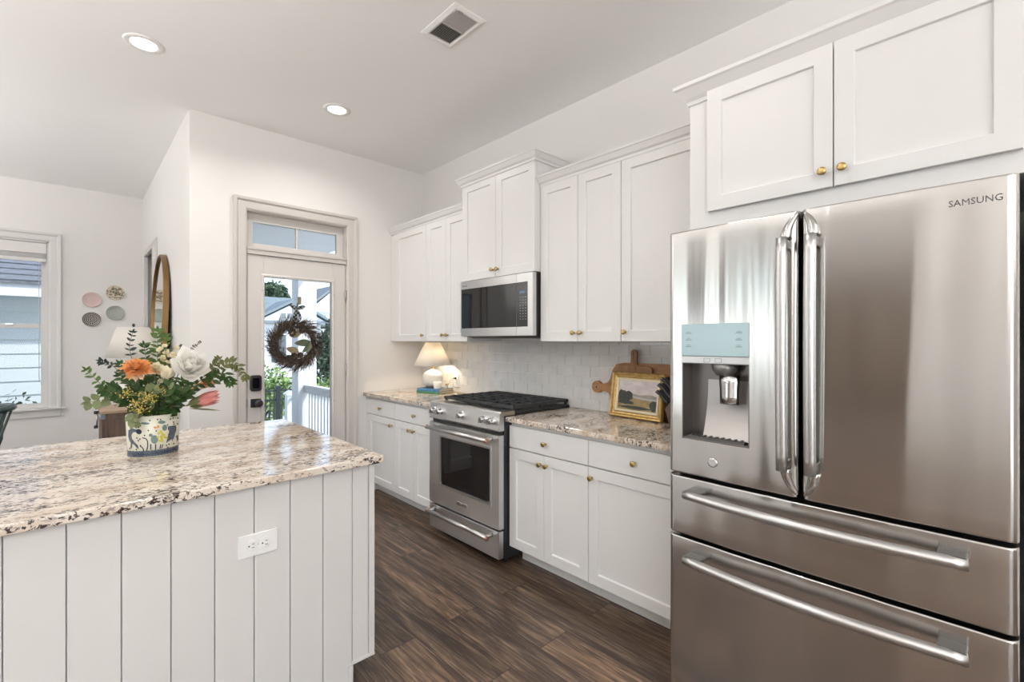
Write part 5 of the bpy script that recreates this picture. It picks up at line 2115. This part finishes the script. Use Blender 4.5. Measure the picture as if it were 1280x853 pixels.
for k in range(5):
    a = math.radians(-50 + 25 * k)
    m = MB()
    m.tube([(ch.x + 0.05 + 0.15 * math.cos(a), ch.y + 0.19 * math.sin(a), 0.455), (ch.x + 0.05 + 0.283 * math.cos(a), ch.y + 0.27 * math.sin(a), 0.90 + 0.03 * math.cos(a))], 0.007, 8)
    m.build('spindle', CHM, t)

# ------------------------------------------------------------------ wreath outside the door
WC = at(369, 430, 4.15)
wt = thing('door_wreath', 'dried brown twig wreath with magnolia leaf hanging outside the glass door', 'wreath', (WC.x, 4.15, WC.z - 0.25))
WB = [varied('dried_brown', (0.045, 0.028, 0.020), (0.12, 0.075, 0.05), 40, 0.8), varied('dried_tan', (0.16, 0.10, 0.065), (0.26, 0.18, 0.12), 40, 0.8),
      varied('dried_mauve', (0.07, 0.045, 0.045), (0.13, 0.085, 0.08), 40, 0.8)]
m = MB()
m.tube([(WC.x + 0.155 * math.cos(2 * PI * k / 40), WC.y, WC.z + 0.155 * math.sin(2 * PI * k / 40)) for k in range(40)], 0.022, 8, closed=True)
m.build('twig_ring', WB[0], wt)
m = MB()
rw = random.Random(4)
for k in range(2600):
    a = 2 * PI * rw.random()
    r = 0.155 + rw.gauss(0, 0.020)
    c = Vector((WC.x + r * math.cos(a), WC.y + rw.gauss(0, .016), WC.z + r * math.sin(a)))
    tang = Vector((-math.sin(a), 0, math.cos(a)))
    rad = Vector((math.cos(a), 0, math.sin(a)))
    out = 1 if r > 0.15 else (-1 if rw.random() < .45 else 1)
    d = -tang * rw.uniform(.3, 1.1) + rad * out * rw.uniform(.15, 1.0) + Vector((0, rw.gauss(0, .45), 0))
    if c.y + d.y * .06 < 4.095:
        d.y = abs(d.y)
    Lw = rw.uniform(.04, .115) if out > 0 else rw.uniform(.02, .05)
    m.leaf(c, d, (rw.gauss(0, 1), -1, rw.gauss(0, 1)), Lw, rw.uniform(.0025, .007), rw.choice((0, 0, 1, 1, 2)), rw.uniform(-.2, .3), 2, .1)
m.build('dried_grass', WB, wt)
m = MB()
for a, rr_, s in ((1.95, .105, .09), (1.2, .12, .07), (4.5, .11, .085), (5.0, .10, .07), (4.2, .13, .06)):
    c = Vector((WC.x + rr_ * math.cos(a), WC.y - 0.02, WC.z + rr_ * math.sin(a)))
    for k in range(9):
        b = 2 * PI * k / 9
        m.leaf(c, (math.cos(b), -.5, math.sin(b)), (0, -1, 0), s * .55, s * .3, 0, -.2, 3, .1, .6)
m.build('seed_pod', WB[0], wt)
m = MB()
c = Vector((WC.x + 0.115, WC.y - 0.03, WC.z + 0.012))
m.leaf(c, (-1, 0, -.06), (0, -1, .1), 0.135, 0.062, 0, .05, 6, .12, .8)
m.leaf(c + Vector((.015, .005, -.02)), (-.8, .1, -.7), (0, -1, .2), 0.10, 0.05, 0, .1, 6, .12, .8)
m.build('magnolia_leaf', varied('magnolia_green', (0.10, 0.13, 0.06), (0.20, 0.22, 0.11), 25, 0.4), wt)
m = MB()
m.leaf(Vector((WC.x - .05, WC.y - .03, WC.z + .06)), (1, 0, .5), (0, -1, .1), 0.12, 0.06, 0, .1, 6, .1, .8)
m.leaf(Vector((WC.x + .02, WC.y - .03, WC.z - .07)), (-1, 0, .35), (0, -1, .1), 0.11, 0.06, 0, .1, 6, .1, .8)
m.build('tan_leaf', varied('magnolia_tan', (0.36, 0.26, 0.14), (0.48, 0.36, 0.22), 25, 0.6), wt)
hk = at(373.5, 378, 4.078)
m = MB()
rbz = WC.z + 0.165
for s in (-1, 1):
    m.leaf((hk.x - .006, hk.y + .022, hk.z - .055), (s, 0, .35), (0, -1, .2), 0.07, 0.035, 0, -.2, 5, .25, .7)
    m.leaf((hk.x - .006, hk.y + .024, hk.z - .058), (s * .4, 0, -1), (0, -1, .2), 0.10, 0.025, 0, .1, 5, .2, .6)
m.tube([(hk.x, hk.y + .020, hk.z - .006), (hk.x - .006, hk.y + .03, hk.z - .055), (hk.x - .012, WC.y - .034, rbz - 0.02), (hk.x - .012, WC.y + .034, rbz - .02), (hk.x - .004, hk.y + .04, hk.z - .055), (hk.x, hk.y + .024, hk.z - .006)], 0.006, 6)
RB = mat('ribbon_check', (0.5, 0.5, 0.5), 0.6)
ck = N(RB, 'ShaderNodeTexChecker'); ck.inputs['Scale'].default_value = 60
ck.inputs['Color1'].default_value = (0.02, 0.02, 0.02, 1); ck.inputs['Color2'].default_value = (0.42, 0.42, 0.42, 1)
L(RB, coords(RB, (1, 0.01, 1)), ck.inputs['Vector']); L(RB, ck.outputs['Color'], bsdf(RB).inputs['Base Color'])
m.build('ribbon_bow', RB, wt, solid=0.001)
t = thing('wreath_hook', 'tan adhesive hook stuck to the door glass above the wreath', 'hook', (hk.x, hk.y, hk.z))
m = MB(); m.prism(rrect(hk.x, hk.z + .012, .013, .032, .008), 'y', LY0 + 0.0245, LY0 + 0.040)
m.build('adhesive_clip', mat('cup_tan', (0.36, 0.29, 0.20), 0.35), t, 0.002)
m = MB(); m.tube([(hk.x, LY0 + 0.046, hk.z + .035), (hk.x, LY0 + 0.052, hk.z - .012), (hk.x, LY0 + 0.066, hk.z - .016), (hk.x, LY0 + 0.072, hk.z - .004)], 0.004, 8)
m.build('hook_arm', mat('hook_tan', (0.36, 0.28, 0.18), 0.4), t)

# ------------------------------------------------------------------ outside
GZ = -0.6
BOUNCE_GROUND = varied('pale_bounce_ground', (0.56, 0.56, 0.54), (0.66, 0.66, 0.64), 4, 0.9)  # ground made pale to bounce light up to the porch ceiling
m = MB(); m.box(-60, 80, YB + T + 0.02, 120, GZ - 0.1, GZ)
m.box(XR + T + 0.02, 80, YD + T + 0.02, YB + T + 0.02, GZ - 0.1, GZ)
m.box(XE + T + 0.01, 80, -40, YD + T + 0.02, GZ - 0.1, GZ)
m.box(-60, XW - T - 4, -60, YB + T + 0.02, GZ - 0.1, GZ)
structure(m.build('floor_yard', BOUNCE_GROUND))
PX1, PY1 = 2.56, 6.98
m = MB(); m.box(XR + T + 0.001, PX1, YD + T + 0.001, PY1, GZ, -0.14)
structure(m.build('floor_porch', varied('porch_boards', (0.58, 0.60, 0.61), (0.66, 0.68, 0.69), 3, 0.6, stretch=(1, 12, 1))))
m = MB(); m.box(XR + T + 0.001, PX1 + 0.05, YD + T + 0.001, PY1 + 0.05, 2.60, 3.0)
structure(m.build('ceiling_porch', WHITE_EXT))
pc = (2.40, 6.80)
t = thing('porch_column', 'square white porch column seen through the glass door behind the wreath', 'column', (pc[0], pc[1], -0.14))
m = MB(); m.box(pc[0] - .125, pc[0] + .125, pc[1] - .125, pc[1] + .125, -0.1395, 2.5995)
m.build('shaft', WHITE_EXT, t, 0.004)
m = MB(); m.box(pc[0] - .145, pc[0] + .145, pc[1] - .145, pc[1] + .145, -0.1395, 0.02)
m.build('base', WHITE_EXT, t, 0.004)
rx = 2.40
t = thing('porch_railing', 'white porch railing with square balusters right of the column', 'railing', (rx, 5.4, -0.14))
m = MB(); m.box(rx - .045, rx + .045, YD + T + 0.01, pc[1] - .127, 0.735, 0.775); m.box(rx - .03, rx + .03, YD + T + 0.01, pc[1] - .127, 0.665, 0.735)
m.build('top_rail', WHITE_EXT, t, 0.004)
m = MB(); m.box(rx - .025, rx + .025, YD + T + 0.01, pc[1] - .127, -0.06, -0.01)
m.build('bottom_rail', WHITE_EXT, t, 0.003)
y = YD + T + 0.07
while y < pc[1] - .16:
    m = MB(); m.box(rx - .019, rx + .019, y - .019, y + .019, -0.01, 0.665)
    m.build('baluster', WHITE_EXT, t)
    y += 0.105
nw = (2.62, 8.05)
t = thing('stair_railing', 'white stair newel post and sloping handrail below the porch', 'railing', (nw[0], nw[1], GZ))
m = MB(); m.box(nw[0] - .065, nw[0] + .065, nw[1] - .065, nw[1] + .065, GZ, 0.50)
m.build('newel_post', WHITE_EXT, t, 0.003)
m = MB(); m.prism([(nw[0] - .085, 0.50), (nw[0] + .085, 0.50), (nw[0] + .085, 0.525), (nw[0], 0.575), (nw[0] - .085, 0.525)], 'y', nw[1] - .085, nw[1] + .085)
m.build('post_cap', WHITE_EXT, t)
m = MB()
a, b = Vector((2.47, 6.94, 0.74)), Vector((nw[0], nw[1] - .066, 0.44))
for dz, w_ in ((0, .03), (-.62, .022)):
    m.tube([a + Vector((0, 0, dz)), b + Vector((0, 0, dz))], w_, 4)
m.build('hand_rail', WHITE_EXT, t)
for k in range(1, 9):
    p = a.lerp(b, k / 9)
    m = MB(); m.box(p.x - .016, p.x + .016, p.y - .016, p.y + .016, p.z - .60, p.z - .01)
    m.build('baluster', WHITE_EXT, t)
FEN = mat('fence_black', (0.012, 0.02, 0.022), 0.4)
gy = 9.2
gx0 = at(322, 484, gy).x
gx1 = at(347.5, 484, gy).x
gx2 = at(358, 484, gy).x + .45
t = thing('garden_fence', 'black metal picket fence with gate post beyond the porch', 'fence', ((gx0 + gx2) / 2, gy, GZ))
m = MB()
for z in (-0.5, 0.30, 0.47):
    m.box(gx0, gx2, gy - .012, gy + .012, z - .015, z + .015)
m.build('rail', FEN, t)
x = gx0
while x < gx2:
    m = MB(); m.box(x - .008, x + .008, gy - .008, gy + .008, GZ, 0.52)
    m.build('picket', FEN, t)
    x += 0.068
m = MB(); m.box(gx1 - .04, gx1 + .04, gy - .04, gy + .04, GZ, 0.56)
m.build('gate_post', FEN, t, 0.004)

LEAFM = [varied('foliage_green', (0.09, 0.18, 0.05), (0.18, 0.28, 0.08), 2, 0.7), varied('foliage_light', (0.26, 0.40, 0.12), (0.40, 0.52, 0.20), 2, 0.7)]
LEAFD = [varied('foliage_dark', (0.05, 0.085, 0.05), (0.09, 0.13, 0.08), 2, 0.7), varied('foliage_mid', (0.09, 0.14, 0.085), (0.15, 0.20, 0.13), 2, 0.7)]
BARK = varied('bark', (0.06, 0.045, 0.035), (0.11, 0.085, 0.065), 8, 0.9)


def plant(name, label, cat, x, y, clumps, n, leaf, mats, trunk=None, group=None, seed=1, base=GZ):
    rr = random.Random(seed)
    t = thing(name, label, cat, (x, y, base), group)
    m = MB()
    for k in range(n):
        cx, cy, cz, rx_, rz_ = rr.choice(clumps)
        u = Vector((rr.gauss(0, 1), rr.gauss(0, 1), rr.gauss(0, 1))).normalized() * (0.55 + 0.5 * rr.random())
        c = Vector((x + cx + u.x * rx_, y + cy + u.y * rx_, base + cz + u.z * rz_))
        if c.z < base + .02:
            continue
        d = Vector((rr.gauss(0, 1), rr.gauss(0, 1), rr.gauss(0, 1) + .2))
        m.leaf(c, d, (rr.gauss(0, 1), rr.gauss(0, 1), 1), leaf * (0.7 + .6 * rr.random()), leaf * .55, 0 if rr.random() < .6 else 1, .2, 2, .1)
    m.build('foliage', mats, t)
    m = MB()
    if trunk:
        m.tube([(x, y, base), (x + .05, y, base + trunk * .5), (x, y, base + trunk)], [trunk * .035, trunk * .028, trunk * .015], 8)
    for cx, cy, cz, rx_, rz_ in clumps:
        m.tube([(x, y, base + (trunk * .6 if trunk else 0.0)), (x + cx * .6, y + cy * .6, base + cz * .8), (x + cx, y + cy, base + cz)], [0.03 * leaf * 8, 0.02 * leaf * 8, 0.008 * leaf * 8], 5)
    m.build('branch', BARK, t)
    return t


bz = at(345, 470, 11.6)
plant('garden_bush', 'bright green leafy bush beyond the fence at the left of the door glass', 'bush', bz.x - .35, 11.6, [(-.5, 0, .75, .6, .6), (.1, .1, .95, .55, .55), (.45, 0, .7, .4, .5), (0, -.2, .5, .6, .5)], 2600, .11, LEAFM, seed=2)
bz = at(409, 468, 10.5)
plant('garden_bush', 'bright green bush seen right of the porch column', 'bush', bz.x + .25, 10.5, [(-.2, 0, .6, .5, .55), (.4, .1, .8, .6, .5), (.9, 0, .5, .5, .5)], 2200, .11, LEAFM, seed=3)
bz = at(408, 420, 17.0)
plant('garden_tree', 'bluish green tree right of the porch column', 'tree', bz.x, 17.0, [(.1, 0, 1.5, .8, .8), (.5, 0, 2.1, .7, .75), (.9, .2, 1.2, .9, .9), (-.1, 0, .9, .7, .8)], 4200, .16, LEAFD, 2.6, 'trees seen through the door', 4)
bz = at(340, 370, 46.0)
plant('garden_tree', 'tall dark tree above the far house roof, upper left in the door glass', 'tree', bz.x, 46.0, [(-1.2, 0, 5.4, 1.5, 1.4), (.1, 0, 6.2, 1.2, 1.1), (1.1, 0, 5.0, .9, .9), (-2.4, 0, 5.8, 1.2, 1.2)], 5200, .40, LEAFD, 5.5, 'trees seen through the door', 5)
plant('garden_bush', 'wispy grey-green shrub outside the dining window sill', 'bush', at(18, 505, 8.0).x, 8.0, [(0, 0, 1.12, .16, .28), (.12, 0, 1.0, .14, .28), (-.12, 0, 1.05, .14, .25)], 260, .06, [GRNG, GRN], seed=8)

SIDING = mat('lap_siding', (0.62, 0.67, 0.68), 0.6)
SHING = varied('roof_shingle', (0.14, 0.15, 0.17), (0.26, 0.27, 0.30), 14, 0.9, stretch=(1, 3, 3))


def lap_wall(mb, x0, x1, y, z0, z1, ex=0.17):
    z = z0
    while z < z1:
        zt = min(z + ex, z1)
        q = [mb.v((x0, y - .022, z)), mb.v((x1, y - .022, z)), mb.v((x1, y - .004, zt)), mb.v((x0, y - .004, zt)), mb.v((x0, y, z)), mb.v((x1, y, z))]
        mb.face([q[0], q[1], q[2], q[3]])
        mb.face([q[4], q[5], q[1], q[0]])
        z = zt


t = thing('neighbor_house', 'pale blue-grey sided neighbouring house close outside the dining window', 'house', (-2.5, 11.0, GZ))
m = MB(); lap_wall(m, -9, 0.62, 9.8, GZ, 2.12, 0.20)
m.box(-9, 0.62, 9.8, 14.0, GZ, 2.15)
m.build('wall', SIDING, t)
m = MB(); m.box(-9.2, 0.72, 9.32, 9.36, 2.00, 2.17); m.box(-9.2, 0.72, 9.36, 9.82, 2.12, 2.16)
m.build('fascia', WHITE_EXT, t)
m = MB()
m.prism([(9.28, 2.17), (9.28, 2.20), (12.0, 3.86), (14.8, 2.20), (14.8, 2.17)], 'x', -9.25, 0.80)
rows = 18
for k in range(rows):
    f0, f1 = k / rows, (k + 1) / rows
    ya, yb = 9.28 + 2.72 * f0, 9.28 + 2.72 * f1
    za, zb_ = 2.20 + 1.66 * f0, 2.20 + 1.66 * f1
    q = [m.v((-9.25, ya - .01, za + .022)), m.v((.80, ya - .01, za + .022)), m.v((.80, yb, zb_ + .006)), m.v((-9.25, yb, zb_ + .006)), m.v((-9.25, ya, za)), m.v((.80, ya, za))]
    m.face([q[0], q[1], q[2], q[3]]); m.face([q[4], q[5], q[1], q[0]])
m.build('roof', SHING, t)
m = MB()
for k in range(3):
    m.lathe([(0.05, 0), (0.05, .02)], (-0.50 - k * 2, 9.58, 2.112), 'z', 12)
m.build('soffit_light', PLASTIC, t)

hx, hy = at(365, 400, 26.0).x, 26.0
t = thing('distant_house', 'white gabled house with grey roof seen through the left of the door glass', 'house', (hx, hy, GZ))
m = MB()
m.box(hx - 5.5, hx + 1.5, hy, hy + 7, GZ, 2.35)
m.prism([(hx - 1.9, 2.3), (hx + 1.9, 2.3), (hx, 3.35)], 'y', hy - .3, hy + 2)
m.build('wall', WHITE_EXT, t)
m = MB()
m.prism([(hx - 2.2, 2.22), (hx, 3.46), (hx + 2.2, 2.22), (hx + 2.2, 2.36), (hx, 3.60), (hx - 2.2, 2.36)], 'y', hy - .5, hy + 4)
m.prism([(hy - .4, 2.30), (hy - .4, 2.40), (hy + 3.5, 3.95), (hy + 7.4, 2.40), (hy + 7.4, 2.30)], 'x', hx - 5.8, hx + 1.6)
m.build('roof', varied('roof_grey_green', (0.20, 0.25, 0.27), (0.28, 0.33, 0.35), 6, 0.8), t)
for k in range(4):
    xx = hx - .62 + k * .34
    m = MB(); m.box(xx, xx + .2, hy - .34, hy - .3, 2.55, 2.82)
    f = m.build('window', mat('far_shutter', (0.25, 0.27, 0.28), 0.5), t)
for k in range(5):
    xx = hx - 4.6 + k * 1.2
    m = MB(); m.box(xx, xx + .7, hy - .03, hy, .3, 1.7)
    f = m.build('window', mat('far_pane', (0.10, 0.13, 0.16), 0.1), t)
    m = MB(); m.box(xx - .06, xx + .76, hy - .05, hy - .03, 1.7, 1.8); m.build('window_head', WHITE_EXT, f)
hx, hy = at(407, 380, 36.0).x + .6, 36.0
t = thing('distant_house', 'white house upper storey seen right of the porch column', 'house', (hx, hy, GZ))
m = MB(); m.box(hx - 1.9, hx + 4, hy, hy + 6, GZ, 3.6)
m.prism([(hx - 2.0, 3.6), (hx + 2.0, 3.6), (hx, 5.4)], 'y', hy - .2, hy + 3)
m.build('wall', WHITE_EXT, t)
m = MB(); m.prism([(hx - 2.4, 3.5), (hx, 5.5), (hx + 2.4, 3.5), (hx + 2.4, 3.7), (hx, 5.7), (hx - 2.4, 3.7)], 'y', hy - .4, hy + 4)
m.build('roof', varied('roof_grey', (0.22, 0.24, 0.26), (0.30, 0.32, 0.34), 6, 0.8), t)
for k in range(3):
    m = MB(); m.box(hx - 1.2 + k * .95, hx - .7 + k * .95, hy - .24, hy - .2, 2.3, 3.3)
    m.build('window', DARK, t)

ADDED_CURT = varied('added_curtain_cloth', (0.055, 0.048, 0.044), (0.09, 0.08, 0.072), 8, 0.9)  # unseen curtains added to give dark streaks in the fridge doors
for y0, y1, lab in ((2.02, 2.5, 'left of the first left-wall window'), (3.4, 3.78, 'right of the first left-wall window'),
                    (3.88, 4.26, 'left of the second left-wall window'), (5.34, 5.8, 'right of the second left-wall window')):
    m = MB()
    nn = 60
    m.grid(lambda u, v: Vector((XW + 0.07 + 0.028 * math.sin(u * (y1 - y0) * 68), y0 + (y1 - y0) * u, 0.02 + 2.66 * v)), nn, 6)
    tag(m.build('curtain', ADDED_CURT, None, solid=0.004), 'unseen dark grey curtain panel, added for the fridge reflections, hanging ' + lab, 'curtain', 'added curtain panels on the left wall')

# ------------------------------------------------------------------ unseen uplighters added to brighten the ceiling
UP_W = 105.0
for i, (x, y, k_, lab) in enumerate(((-1.4, 1.44, 0.6, 'added unseen fill uplighter at the seating side of the island'), (0.9, -2.6, 0.5, 'added unseen fill uplighter by the front wall'),
                                     (-2.7, -2.5, 1.8, 'added unseen fill uplighter by the sliding window corner'), (-3.0, 5.9, 0.55, 'added unseen fill uplighter in the far dining corner'),
                                     (-2.3, 4.6, 0.5, 'added unseen fill uplighter left of the dining window'))):
    t = thing('fill_uplighter', lab, 'lamp', (x, y, 0), 'added unseen uplighters')
    m = MB(); m.lathe([(0.15, 0), (0.15, 0.018), (0.02, 0.03)], (x, y, 0), 'z', 28); m.build('base', BLACK, t)
    m = MB(); m.tube([(x, y, 0.03), (x, y, 1.70)], 0.012, 10); m.build('pole', BLACK, t)
    m = MB(); m.lathe([(0.02, 1.70), (0.10, 1.74), (0.17, 1.82), (0.165, 1.82), (0.09, 1.75), (0.0, 1.72)], (x, y, 0), 'z', 28, cap1=False); m.build('lamp_shade', BLACK, t)
    l = bpy.data.lights.new('fill_uplight', 'AREA'); l.shape = 'DISK'; l.size = 0.26; l.energy = UP_W * k_; l.color = (1.0, 0.985, 0.97)
    o = bpy.data.objects.new('fill_uplight', l); o.location = (0, 0, 1.80); o.rotation_euler = (PI, 0, 0); o.parent = t
    COL.objects.link(o)
